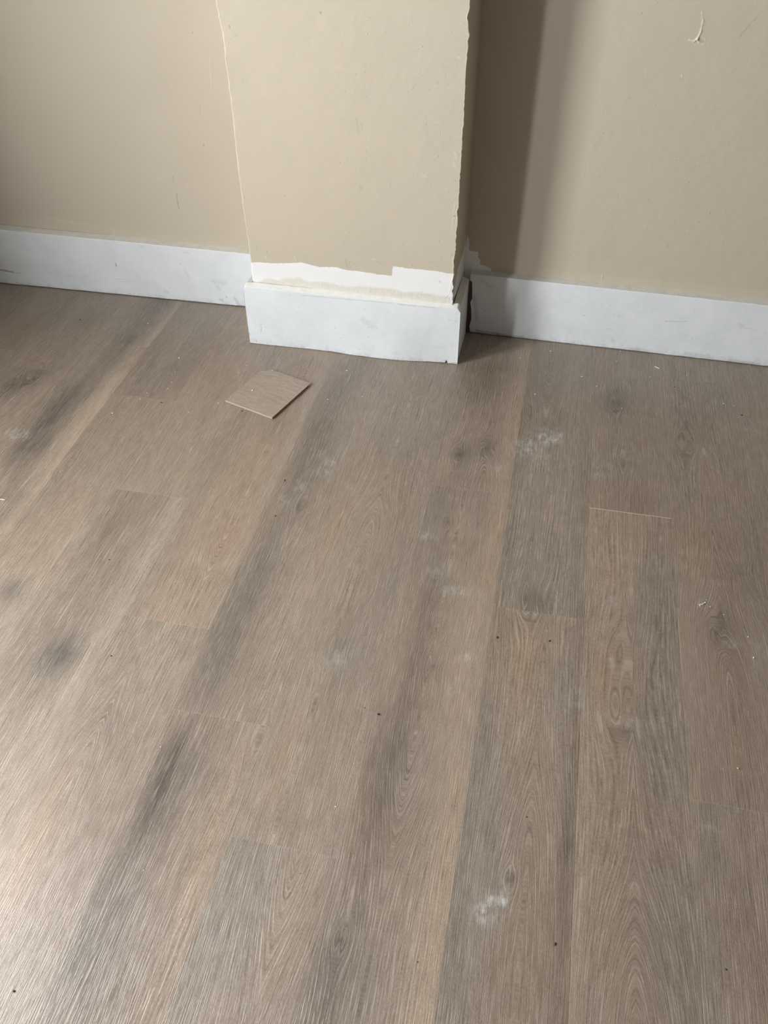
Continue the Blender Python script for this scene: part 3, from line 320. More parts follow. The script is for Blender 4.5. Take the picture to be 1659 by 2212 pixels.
def floor_material(name='oak_plank_vinyl', joints=True):
    n = N(name)
    fl = n.attr('flow', 'Vector')          # (grain coordinate, along, seed)
    tone = n.attr('tone')
    sx = n.new('ShaderNodeSeparateXYZ'); n.put(sx.inputs[0], fl)
    ph = n.math('MULTIPLY', sx.outputs[0], 2 * math.pi / .0038)
    ph = n.math('ADD', ph, n.math('MULTIPLY', n.noise(n.vmul(fl, (85, 2.2, 1)), 1.0, 2, .6), 26.0))
    wv = n.math('SINE', ph)
    st1 = n.noise(n.vmul(fl, (380, 24, 1)), 1.0, 1.5, .6)
    st2 = n.noise(n.vmul(fl, (900, 36, 1)), 1.0, 2, .55)
    st3 = n.noise(n.vmul(fl, (110, 3.0, 1)), 1.0, 2, .5)
    mot = n.noise(n.vmul(fl, (60, 22, 1)), 1.0, 4, .6)
    spk = n.noise(n.vmul(fl, (560, 300, 1)), 1.0, 2, .6)
    amt = n.map(mot, .38, .62, .35, 1.0)
    light = n.math('MULTIPLY', n.math('MULTIPLY', n.map(wv, .25, .85), n.map(st1, .455, .51)), amt)
    light2 = n.math('MULTIPLY', n.map(st2, .55, .63), .40)
    dark = n.map(st2, .48, .36)
    dark1 = n.math('MULTIPLY', n.map(wv, -.3, -.9), n.map(st1, .56, .44))
    v = n.math('ADD', 1.0, n.math('MULTIPLY', n.math('SUBTRACT', mot, .5), .22))
    v = n.math('ADD', v, n.math('MULTIPLY', n.math('SUBTRACT', st3, .5), .14))
    v = n.math('ADD', v, n.math('MULTIPLY', n.math('SUBTRACT', spk, .5), .72))
    v = n.math('SUBTRACT', v, n.math('MULTIPLY', dark, .10))
    v = n.math('SUBTRACT', v, n.math('MULTIPLY', dark1, .24))
    col = n.vmul(tone, v)
    n.nt.links.new(v, col.node.inputs[1])
    lc = n.mix(.42, col, (.62, .55, .46))
    lg = n.math('MAXIMUM', light, light2)
    col = n.mix(n.math('MULTIPLY', lg, .68), col, lc)
    kn = n.attr('knot', 'Fac')
    col = n.mix(n.math('MULTIPLY', kn, n.map(spk, .3, .6, .6, 1.0)), col, (.055, .042, .032))
    du = n.attr('dust', 'Fac')
    dn = n.map(n.noise(n.vmul(n.pos(), (1, .6, 1)), 75, 4, .7), .40, .62)
    dn2 = n.map(st1, .4, .6, .5, 1.0)
    col = n.mix(n.math('MULTIPLY', du, n.math('MULTIPLY', dn, n.math('MULTIPLY', dn2, .95))), col, (.60, .60, .58))
    if joints:
        e = n.new('ShaderNodeSeparateXYZ'); n.put(e.inputs[0], n.attr('local', 'Vector'))
        dt = n.math('MINIMUM', e.outputs[0], n.math('SUBTRACT', .178, e.outputs[0]))
        ds = n.math('MINIMUM', e.outputs[1], n.math('SUBTRACT', 1.219, e.outputs[1]))
        jl = n.map(dt, .0004, .0011, 1.0, 0.0)
        je = n.map(ds, .0005, .0012, 1.0, 0.0)
        col = n.mix(n.math('MULTIPLY', jl, .07), col, (.09, .075, .06))
        col = n.mix(n.math('MULTIPLY', je, .14), col, (.50, .44, .37))
        le = n.math('MULTIPLY', n.map(ds, .0012, .002, 1, 0), e.outputs[2])
        col = n.mix(le, col, (.66, .56, .46))
    n.put(n.b.inputs['Base Color'], col)
    r = n.math('ADD', FLOOR_ROUGH, n.math('MULTIPLY', n.math('SUBTRACT', mot, .5), .2))
    n.put(n.b.inputs['Roughness'], n.math('ADD', r, n.math('MULTIPLY', du, .25)))
    n.b.inputs['Specular IOR Level'].default_value = .85
    h = n.math('ADD', n.math('MULTIPLY', lg, -.00018), n.math('MULTIPLY', spk, .00015))
    if joints:
        h = n.math('SUBTRACT', h, n.math('MULTIPLY', jl, .00012))
    n.bump(h, 1.0, .8)
    return n.mat

FLOOR_ROUGH = .37
M_WALL = wall_material()
M_BOARD = board_material()
M_FLOOR = floor_material()

def plain(name, col, rough=.6, var=.06, scale=40, spec=.4):
    n = N(name)
    q = n.noise(n.objc(), scale, 3, .6)
    n.put(n.b.inputs['Base Color'], n.mix(q, tuple(c * (1 - var) for c in col), tuple(min(1, c * (1 + var)) for c in col)))
    n.b.inputs['Roughness'].default_value = rough
    n.b.inputs['Specular IOR Level'].default_value = spec
    return n.mat

M_PLAINWALL = plain('plain_wall_paint', (.22, .205, .175), .6, .02, 2)
M_CEIL = plain('grey_ceiling', (.22, .22, .215), .8, .02, 3)
M_FRAME = plain('white_window_frame', (.8, .8, .78), .4, .02, 20)
M_CORE = plain('vinyl_core', (.10, .095, .09), .6, .1, 400)
M_EDGE = plain('vinyl_edge', (.44, .40, .34), .5, .1, 300)
M_CRUMB = plain('white_plaster', (.78, .76, .70), .6, .05, 900)
M_CRUMBY = plain('yellow_crumb', (.75, .62, .33), .5, .1, 900)
M_CRUMBD = plain('dark_grit', (.06, .045, .033), .8, .3, 900)

# ------------------------------------------------------------------ floor: rows of planks
PA = math.radians(-0.84554552); PW = .178; PL = 1.219; T0 = -.0125
CP, SP = math.cos(PA), math.sin(PA)
GREY = np.array([.94, 1.0, 1.055]); WARM = np.array([1.07, .98, .91]); MID = np.array([1., 1., 1.])
OAK = np.array([.290, .231, .178])

# extra tone strips along some plank edges: row -> (from, to, s range of the plank centre, value, hue)
EDGE = {-1: [(.80, 1.1, -9, 9, .17, .25)], 0: [(-.1, .12, -9, 9, -.12, 0), (.86, 1.1, -9, 9, -.10, .1)],
        -7: [(.72, 1.1, -9, 9, .20, .1)], -8: [(-.1, .1, -9, 9, .05, 0), (.8, 1.1, -9, 9, .05, 0)], -9: [(.75, 1.1, -9, 9, -.08, .2)], -6: [(-.1, .30, 1.9, 9, -.16, .1), (-.1, .12, -9, 1.9, -.10, 0)], -3: [(.8, 1.1, -9, 9, .09, .1)],
        -2: [(-.1, .2, -9, .2, -.12, -.6), (-.1, 1.1, 1.9, 9, -.07, .1)], -5: [(.80, 1.1, -9, 1.2, .20, -.3), (-.1, .6, -9, 1.2, -.05, 0)], -4: [(-.1, .18, .9, 9, -.13, .1), (.2, .9, .9, 9, 0, .45)],
        1: [(-.1, .12, -9, 9, .06, .2)], 2: [(-.1, .08, -9, 9, .04, .1)]}
def build_floor():
    V = []; Q = []; A = {'flow': [], 'tone': [], 'local': [], 'knot': [], 'dust': []}; off = 0
    blobs = np.array(DATA['BLOBS']); knots = np.array(DATA['KNOTS']); dust = np.array(DATA['DUST'])
    rnd = random.Random(4)
    cr = [T0 + 0, ]
    for row in range(-12, 18):
        ta = T0 + row * PW
        vis = -11 <= row <= 4
        j0 = DATA['JOINT'].get(row, rnd.uniform(0, PL))
        k0 = int(math.floor((-2.7 - j0) / PL))
        for k in range(k0, 8):
            sa = j0 + k * PL; sb = sa + PL
            if sa > 2.2: break
            ca, cb = max(sa, -2.65), min(sb, 2.16)
            if cb - ca < .01: continue
            # clip to the room
            tl = np.linspace(0, PW, 37 if vis else 5)
            fa, fb = max(ca, .12), min(cb, 2.10)
            if vis and fb > fa: sl = axis(ca, fa, fb, cb, .006, .1)
            else: sl = np.linspace(ca, cb, 10)
            T, S = np.meshgrid(ta + tl, sl, indexing='ij')
            seed = rnd.uniform(0, 60); si = rnd.randrange(1000)
            # grain flow
            F = T + .007 * vnoise(S * .9, T * 9, si) + .0012 * vnoise(S * 7, T * 30, si + 1)
            am = smooth(.0 + 1.6 * vnoise(S * 1.6 + 9, T * 3, si + 2))
            has_c = any(ta <= q[0] <= ta + PW and sa <= q[1] <= sb for q in DATA['CATH'])
            F = F + (0.25 if has_c else 1.0) * am * .014 * vnoise(S * 3.0, T * 24, si + 3)
            cc_ = []
            for (ct, cs, sg, sl_) in DATA['CATH']:
                if ta <= ct <= ta + PW and sa <= cs <= sb:
                    dx = T - ct; cc_.append((ct, cs))
                    F = F - T - np.sqrt(dx * dx + (.0005 + .0055 * np.exp(-((S - cs) / (sg * 1.3)) ** 2)) ** 2) - sl_ * sg * np.tanh((S - cs) / sg) * np.exp(-(dx / .06) ** 2)
                    break
            kn = np.zeros(T.shape)
            for (kt, ks, kr, kk) in knots:
                if ta <= kt <= ta + PW and sa - .05 <= ks <= sb + .05:
                    if kk < .35 and any(abs(ks - q[1]) < .28 for q in cc_): continue
                    dx = T - kt; dy = (S - ks) * .38
                    r2 = dx * dx + dy * dy
                    R2 = (kr * 1.25) ** 2
                    F = F - dx * (.5 + 1.1 * smooth((kk - .15) / .25)) * R2 / (r2 + .6 * R2)
                    r = np.sqrt(dx * dx + ((S - ks) * .8) ** 2)
                    if kk > .4:
                        kn = np.maximum(kn, .8 * kk * np.exp(-(r / (kr * .42)) ** 2))
                    kn = np.maximum(kn, .22 * kk * np.exp(-(r / (kr * 1.5)) ** 2))
            val = np.full(T.shape, 1 + rnd.uniform(-.05, .05)); hue = np.full(T.shape, rnd.uniform(-.2, .2))
            for (bt, bs, rt, rs, dv, dh) in blobs:
                if ta - .004 <= bt <= ta + PW + .004 and sa - .02 <= bs <= sb + .02:
                    wob = 1 + .35 * fbm(T * 22 + 3, S * 9, si + 5)
                    g = np.exp(-(((T - bt) / (rt * .85)) ** 2 + ((S - bs) / (rs * 1.0)) ** 2) * wob)
                    val = val + dv * g * (1.5 if row <= -5 else 1.2) * (1 + .4 * vnoise(T * 55, S * 3, si + 12)); hue = hue + dh * g * .8
            for (f0, f1, smin, smax, dv, dh) in EDGE.get(row, ()):
                fr = (T - ta) / PW; hw = (f1 - f0) / 2
                g = np.clip((hw + .07 - np.abs(fr - (f0 + f1) / 2)) / .10, 0, 1) * ((sa + sb) / 2 > smin) * ((sa + sb) / 2 < smax)
                g = g * (.75 + .35 * vnoise(S * 4, T * 0, si + 11))
                val = val + dv * g; hue = hue + dh * g
            val = val * (1 + .09 * fbm(T * 16, S * 5, si + 6) + .05 * vnoise(T * 45, S * 2.0, si + 8))
            hue = hue + .35 * fbm(T * 14, S * 6, si + 7)
            h = np.clip(hue, -1, 1)[..., None]
            tone = OAK * val[..., None] * np.where(h > 0, MID + (WARM - MID) * h, MID + (GREY - MID) * -h)
            du = np.zeros(T.shape)
            for (dt_, ds_, rt, rs, aa) in dust:
                g = np.exp(-(((T - dt_) / rt) ** 2 + ((S - ds_) / rs) ** 2) * (1 + .5 * fbm(T * 60, S * 60, 31)))
                du = np.maximum(du, np.clip(g * 1.5, 0, 1) * aa)
            X = T * CP + S * SP; Y = -T * SP + S * CP
            X = np.clip(X, XL, XR); Y = np.clip(Y, YB, YW)
            n, mm = T.shape
            V.append(np.stack([X, Y, np.zeros_like(X)], -1).reshape(-1, 3))
            Q.append(grid_quads(n, mm, off=off))
            lipflag = 1.0 if (row == 1 and k == -1) else 0.0
            A['flow'].append(np.stack([F, S, np.full(T.shape, seed)], -1).reshape(-1, 3))
            A['tone'].append(np.concatenate([tone, np.ones(T.shape + (1,))], -1).reshape(-1, 4))
            A['local'].append(np.stack([T - ta, S - sa, np.where(S > sb - .3, lipflag, 0.0)], -1).reshape(-1, 3))
            A['knot'].append(kn.ravel()); A['dust'].append(du.ravel())
            off += n * mm
    at = {'flow': ('FLOAT_VECTOR', np.concatenate(A['flow'])), 'tone': ('FLOAT_COLOR', np.concatenate(A['tone'])),
          'local': ('FLOAT_VECTOR', np.concatenate(A['local'])), 'knot': ('FLOAT', np.concatenate(A['knot'])),
          'dust': ('FLOAT', np.concatenate(A['dust']))}
    # slab below the planks
    v, f = box_vf(XL, XR, YB, YW, -.06, -.002, off=off)
    nv = len(v)
    for kk, (kind, arr) in list(at.items()):
        sh = (nv,) + arr.shape[1:]
        at[kk] = (kind, np.concatenate([arr, np.zeros(sh)]))
    V.append(np.array(v)); Q.append(np.array(f))
    o = link_mesh('floor', np.concatenate(V), np.concatenate(Q), M_FLOOR, attrs=at)
    return tag(o, 'greyish oak-look vinyl plank floor running away from the camera', kind='structure')
build_floor()

# ------------------------------------------------------------------ walls
def wall_sheet(name, p0, p1, u_lo, u_hi, fu0, fu1, marks, primer=None, dirt=None, z_hi=HC, label=None):
    p0 = np.array(p0); d = np.array(p1) - p0; d = d / np.linalg.norm(d); nn = np.array([d[1], -d[0]])
    us = axis(u_lo, fu0, fu1, u_hi, .0017, .12)
    zs = axis(0, .16, .92, z_hi, .0017, .12)
    U, Z = np.meshgrid(us, zs, indexing='ij')
    col, H = apply_marks(U, Z, marks)
    H = H + .0012 * fbm(U * 5, Z * 5, 3) + .0003 * fbm(U * 28, Z * 28, 4)
    X = p0[0] + U * d[0] + H * nn[0]; Y = p0[1] + U * d[1] + H * nn[1]
    sd = np.full(U.shape, -1.0); dt_ = np.full(U.shape, -1.0)
    if primer:
        s = (Z < .4)
        sd[s] = poly_sd(U[s], Z[s], primer)
    verts = np.stack([X, Y, Z], -1).reshape(-1, 3)
    q = grid_quads(*U.shape)
    # body of the wall behind the face
    a = p0 + d * u_lo; b = p0 + d * u_hi; t = .10
    bv = []
    for w in (a - nn * .004, b - nn * .004, b - nn * t, a - nn * t):
        bv += [(w[0], w[1], 0), (w[0], w[1], z_hi)]
    o_ = len(verts)
    bf = [[0, 2, 3, 1], [2, 4, 5, 3], [4, 6, 7, 5], [6, 0, 1, 7], [1, 3, 5, 7], [0, 6, 4, 2]]
    verts = np.concatenate([verts, np.array(bv)]); q = np.concatenate([q, np.array(bf) + o_])
    col = np.concatenate([col.reshape(-1, 4), np.zeros((8, 4))])
    sd = np.concatenate([sd.ravel(), -np.ones(8)]); dt_ = np.concatenate([dt_.ravel(), -np.ones(8)])
    o = link_mesh(name, verts, q, M_WALL, attrs={'mark': ('FLOAT_COLOR', col), 'primer': ('FLOAT', sd), 'dirt': ('FLOAT', dt_)})
    return tag(o, label, kind='structure')

wall_sheet('wall_back_left', (-1.74, 2.072), (-.85, 2.087), -.265, .945, -.06, .945, DATA['M_WL'], label='tan painted wall left of the chimney breast')
wall_sheet('wall_back_right', (-.25, 2.080), (.65, 2.0715), -.01, 3.25, -.005, .86, DATA['M_WR'], primer=DATA['P_WR'], label='tan painted wall right of the chimney breast')

def chimney_breast():
    p0 = np.array((-.806, 1.9004)); p1 = np.array((-.257, 1.8963))
    d = (p1 - p0); L = float(np.linalg.norm(d)); d = d / L; nn = np.array([d[1], -d[0]])
    zs = axis(0, .16, .90, HC, .0017, .12)
    pts = []   # (x, y, nx, ny, u, side)
    rl, rr = .0030, .0016
    for y in np.linspace(2.10, 1.9004 + rl, 8): pts.append((p0[0], y, -1, 0, -9, 'l', 0))
    for a in np.linspace(0, math.pi / 2, 7)[1:]:
        c = p0 + d * rl - nn * rl
        v = np.array([-math.cos(a) * d[0] + math.sin(a) * nn[0], -math.cos(a) * d[1] + math.sin(a) * nn[1]])
        q = c + rl * v; pts.append((q[0], q[1], v[0], v[1], rl * math.sin(a), 'al', 1))
    for u in np.linspace(rl, L - rr, int((L - rl - rr) / .0017))[1:]:
        q = p0 + d * u; e = min(u, L - u)
        pts.append((q[0], q[1], nn[0], nn[1], u, 'f', math.exp(-e / .006)))
    for a in np.linspace(0, math.pi / 2, 6)[1:]:
        c = p0 + d * (L - rr) - nn * rr
        v = math.sin(a) * d + math.cos(a) * nn
        q = c + rr * v; pts.append((q[0], q[1], v[0], v[1], L - rr * (1 - math.sin(a)), 'ar', 1))
    for y in np.linspace(1.8963 + rr, 2.10, 120)[1:]:
        fr = (y - 1.8963) / .2
        pts.append((p1[0] + .003 * fr, y, 1, 0, 9, 'r', math.exp(-(y - 1.8963) / .004)))
    P = np.array([q[:5] for q in pts]); side = [q[5] for q in pts]; edge = np.array([q[6] for q in pts])
    U = np.repeat(P[:, 4:5], len(zs), 1); Z = np.repeat(zs[None, :], len(P), 0)
    col, H = apply_marks(U, Z, DATA['M_BR'])
    H = H + .0010 * fbm(U * 5, Z * 5, 13) + .0003 * fbm(U * 28, Z * 28, 14)
    fine = (zs > .1) & (zs < .92)
    jl = .0012 * fbm(zs * 18, zs * 0, 21) + .0006 * vnoise(zs * 160, zs * 0, 22)
    jr = .0012 * fbm(zs * 22, zs * 0, 23) + .0013 * fbm(zs * 140, zs * 0, 24) - .0016 * smooth(vnoise(zs * 60, zs * 0, 25) * 3 - 1.4)
    # larger chips on the right arris
    for zc, w, dep in ((.833, .010, -.004), (.300, .012, -.004), (.425, .006, -.003), (.216, .006, -.003), (.80, .006, .002), (.375, .010, -.002), (.243, .008, -.002)):
        jr = jr + dep * np.exp(-((zs - zc) / w) ** 2)
    lean_l = np.interp(zs, [0, .2, .28, .385, .48, .62, .77, .845, 2.5], [0, 0, .0015, 0, -.001, .0035, .0055, .001, .001])
    left = np.array([s in ('l', 'al') or (s == 'f' and P[i, 4] < .1) for i, s in enumerate(side)])
    right = np.array([s in ('r', 'ar') or (s == 'f' and P[i, 4] > .45) for i, s in enumerate(side)])
    lean_r = np.interp(zs, [0, .2, .4, .64, .86, 2.5], [0, .0015, .004, .0055, .0055, .0055])
    X = P[:, 0:1] + P[:, 2:3] * H; Y = P[:, 1:2] + P[:, 3:4] * H
    wl = np.where(left, np.where(np.array(side) == 'f', np.exp(-P[:, 4] / .02), 1.0), 0)[:, None]
    wr = np.where(right, np.where(np.array(side) == 'f', np.exp(-(L - P[:, 4]) / .02), 1.0), 0)[:, None]
    X = X + wl * lean_l[None, :] + wr * lean_r[None, :]
    el = np.where(left, edge, 0)[:, None]; er = np.where(right, edge, 0)[:, None]
    X = X - el * jl[None, :] + er * (jr * fine)[None, :]
    Y = Y - el * jl[None, :] * .6 - er * np.abs(jr * fine)[None, :] * .25
    sd = np.full(U.shape, -1.0); dt_ = np.full(U.shape, -1.0)
    isf = np.array([s != 'r' and s != 'l' for s in side])[:, None] & (Z < .4)
    sd[isf] = poly_sd(U[isf], Z[isf], DATA['P_BR']); dt_[isf] = poly_sd(U[isf], Z[isf], DATA['D_BR'])
    isr = np.array([s == 'r' for s in side])[:, None] & (Z < .4)
    Yr = np.repeat(P[:, 1:2], len(zs), 1)
    sd[isr] = poly_sd(Yr[isr], Z[isr], DATA['P_side'])
    # cream along the left arris: worn paint plus its window-lit rim painted in
    for i, s in enumerate(side):
        if s == 'al':
            col[i, :, :3] = (.74, .66, .52); col[i, :, 3] = .65 * (zs > .235) * (.75 + .25 * vnoise(zs * 70, zs * 0, 33))
        if s == 'ar':
            col[i, :, :3] = (.70, .63, .50); col[i, :, 3] = .5 * (zs > .21)
        if s == 'f' and L - P[i, 4] < .004:
            col[i, :, :3] = (.70, .63, .50); col[i, :, 3] = np.maximum(col[i, :, 3], .4 * (zs > .21) * (vnoise(zs * 45, zs * 0, 35) > -.2))
    o = link_mesh('wall_breast', np.stack([X, Y, Z], -1).reshape(-1, 3), grid_quads(*U.shape), M_WALL,
                  attrs={'mark': ('FLOAT_COLOR', col.reshape(-1, 4)), 'primer': ('FLOAT', sd.ravel()), 'dirt': ('FLOAT', dt_.ravel())})
    return tag(o, 'tan painted chimney breast with a ragged white primer band at its foot', kind='structure')
chimney_breast()

# ------------------------------------------------------------------ skirting boards
def board(name, p0, p1, u0, u1, h, thick, rise, marks, cream=0.0, zb=None, kick=None, hfun=None, raw=None, label=None, wav=0.0, step=.0017, gap=.6, notch=None):
    p0 = np.array(p0, float); d = np.array(p1, float) - p0; d = d / np.linalg.norm(d); nn = np.array([d[1], -d[0]])
    us = np.linspace(u0, u1, max(4, int((u1 - u0) / step)))
    # profile: (depth, z fraction type)
    prof = [(thick, 0, 'b'), (.004, 0, 'b'), (.0008, 0, 'b'), (0, .0008, 'f')]
    nz = int(.175 / step)
    for k in range(1, nz): prof.append((0, k / nz, 'F'))
    r = .0022
    for a in np.linspace(0, math.pi / 2, 5): prof.append((r - r * math.cos(a), r - r * math.sin(a), 'a'))
    nl = 14
    for k in range(1, nl + 1): prof.append((r + (thick - r) * k / nl, rise * k / nl, 't'))
    U = np.zeros((len(us), len(prof))); D = U.copy(); Z = U.copy(); lip = U.copy()
    zbv = zb(us) if zb else np.full(us.shape, .0012)
    hv = hfun(us) if hfun else (h(us) if callable(h) else np.full(us.shape, h))
    hv = hv + .0004 * fbm(us * 30, us * 0, 41)
    for j, (dep, z, t) in enumerate(prof):
        U[:, j] = us; D[:, j] = dep
        if t == 'b': Z[:, j] = zbv
        elif t == 'f': Z[:, j] = zbv + z
        elif t == 'F': Z[:, j] = zbv + .0008 + (hv - .0022 - zbv - .0008) * z
        elif t == 'a': Z[:, j] = hv - z; lip[:, j] = .3 if dep < .001 else .8
        else: Z[:, j] = hv + z; lip[:, j] = 1
    if notch is not None: Z = np.maximum(Z, (zbv + notch(us))[:, None])
    col, H = apply_marks(U, np.where(lip > 0, 9, Z), marks)
    H = H * (lip == 0) + .0008 * fbm(U * 4, Z * 8, 42) + .00025 * fbm(U * 40, Z * 60, 43)
    H = np.where(D > .003, 0, H)
    crk = .75 * (vnoise(U * 90, U * 0, 45) > -.55)
    last = np.arange(len(prof))[None, :] >= len(prof) - 1
    col[..., :3] = np.where(last[..., None], (.20, .16, .11), col[..., :3]); col[..., 3] = np.where(last, crk * gap, col[..., 3])
    if wav:
        Z = Z + np.where(lip > .5, wav * fbm(U * 60, D * 150, 44), 0)
    if kick is not None:
        kk = kick(us)[:, None] * np.clip(1 - Z / .18, 0, 1)
        H = H + kk * (D < .0161)
    off = H - D
    X = p0[0] + U * d[0] + off * nn[0]; Y = p0[1] + U * d[1] + off * nn[1]
    n, mm = U.shape
    rw = np.full(U.shape, -1.0)
    if raw is not None:
        rw = np.where(D < .002, poly_sd(U, Z, raw), -1.0)
    caps = [list(range(mm))[::-1], [(n - 1) * mm + k for k in range(mm)]]
    o = link_mesh(name, np.stack([X, Y, Z], -1).reshape(-1, 3), grid_quads(n, mm, wrap=True), M_BOARD,
                  attrs={'mark': ('FLOAT_COLOR', col.reshape(-1, 4)), 'lip': ('FLOAT', lip.ravel()),
                         'cream': ('FLOAT', np.full(U.size, cream)), 'raw': ('FLOAT', rw.ravel())}, extra_faces=caps)
    return tag(o, label, kind='structure')

board('baseboard_left', (-1.7324, 2.0484), (-.917, 2.0653), -.26, .935,
      lambda u: np.interp(u, [0, .855], [.1845, .1745]), .0225, .006, DATA['M_SL'],
      zb=lambda u: .0022 + .0008 * fbm(u * 25, u * 0, 51), label='white primed skirting board left of the chimney breast', wav=.0003)
board('baseboard_right', (-.2253, 2.0590), (.596, 2.0511), -.0065, 3.2,
      lambda u: np.interp(u, [0, .77], [.1825, .1788]), .0225, .0045, DATA['M_SR'],
      zb=lambda u: .0014 + .0010 * fbm(u * 30, u * 0, 52), raw=DATA['G_SR'], label='white primed skirting board right of the chimney breast', wav=.0005)
sb = np.array(DATA['SB_bot'])
def sb_zb(u):
    n = .0006 + .0006 * fbm(u * 45, u * 0, 53) + .0008 * np.exp(-((u - .24) / .03) ** 2)
    return n
def sb_notch(u):
    return .010 * np.exp(-((u - .566) / .0028) ** 4) + .0012 * ((u > .51) & (u < .564))
KX = np.linspace(-.1, .7, 400)
KY = np.interp(KX, sb[:, 0], np.clip(-sb[:, 1] * 1.6 + .0005, 0, .02))
KY = np.convolve(np.pad(KY, 24, mode='edge'), np.hanning(49) / np.hanning(49).sum(), 'valid')
def sb_kick(u):
    return np.interp(u, KX, KY)
def sb_h(u):
    h = np.interp(u, [0, .047, .228, .418, .554, .597], [.1745, .1755, .174, .1735, .172, .172])
    h = h - .011 * np.clip(1 - u / .008, 0, 1) ** 2 - .013 * np.clip(1 - (.5965 - u) / .010, 0, 1) ** 2
    return h
board('baseboard_breast', (-.829, 1.882), (-.2325, 1.8885), 0, .5965, .173, .0155, .006, DATA['M_SB'], cream=1.0,
      zb=sb_zb, notch=sb_notch, kick=sb_kick, hfun=sb_h, label='white primed skirting board across the front of the chimney breast', wav=.0007, step=.0014)
board('baseboard_side', (-.2340, 1.9045), (-.2345, 2.052), 0, .1475, .1715, .0185, .007, [],
      label='narrow white skirting return on the right side of the chimney breast', wav=.0006)
board('baseboard_return', (-.8285, 2.062), (-.8285, 1.899), 0, .162, .172, .0195, .006, [],
      label='narrow white skirting return on the left side of the chimney breast')

# ------------------------------------------------------------------ rest of the room
zt = HC
segs = []
ops = sorted([(p[0], p[1], p[2], p[3]) for p in PANES])
y = YB; t = .12
for (y0, y1, z0, z1) in ops:
    segs.append((XL - t, XL, y, y0, 0, zt))
    segs.append((XL - t, XL, y0, y1, 0, z0)); segs.append((XL - t, XL, y0, y1, z1, zt))
    y = y1
segs.append((XL - t, XL, y, YW + .1, 0, zt))
tag(boxes('wall_left', segs, M_PLAINWALL), kind='structure')
tag(boxes('wall_right', [(XR, XR + t, YB, YW + .1, 0, zt)], M_PLAINWALL), kind='structure')
tag(boxes('wall_front', [(XL - t, XR + t, YB - t, YB, 0, zt)], M_PLAINWALL), kind='structure')
tag(boxes('ceiling', [(XL - t, XR + t, YB - t, YW + .1, zt, zt + .1)], M_CEIL), kind='structure')
for k, (y0, y1, z0, z1) in enumerate(ops):
    f = .03
    fr = [(XL - .07, XL - .03, y0, y0 + f, z0, z1), (XL - .07, XL - .03, y1 - f, y1, z0, z1),
          (XL - .07, XL - .03, y0 + f, y1 - f, z0, z0 + f), (XL - .07, XL - .03, y0 + f, y1 - f, z1 - f, z1)]
    tag(boxes('window_%d' % (k + 1), fr, M_FRAME), kind='structure')

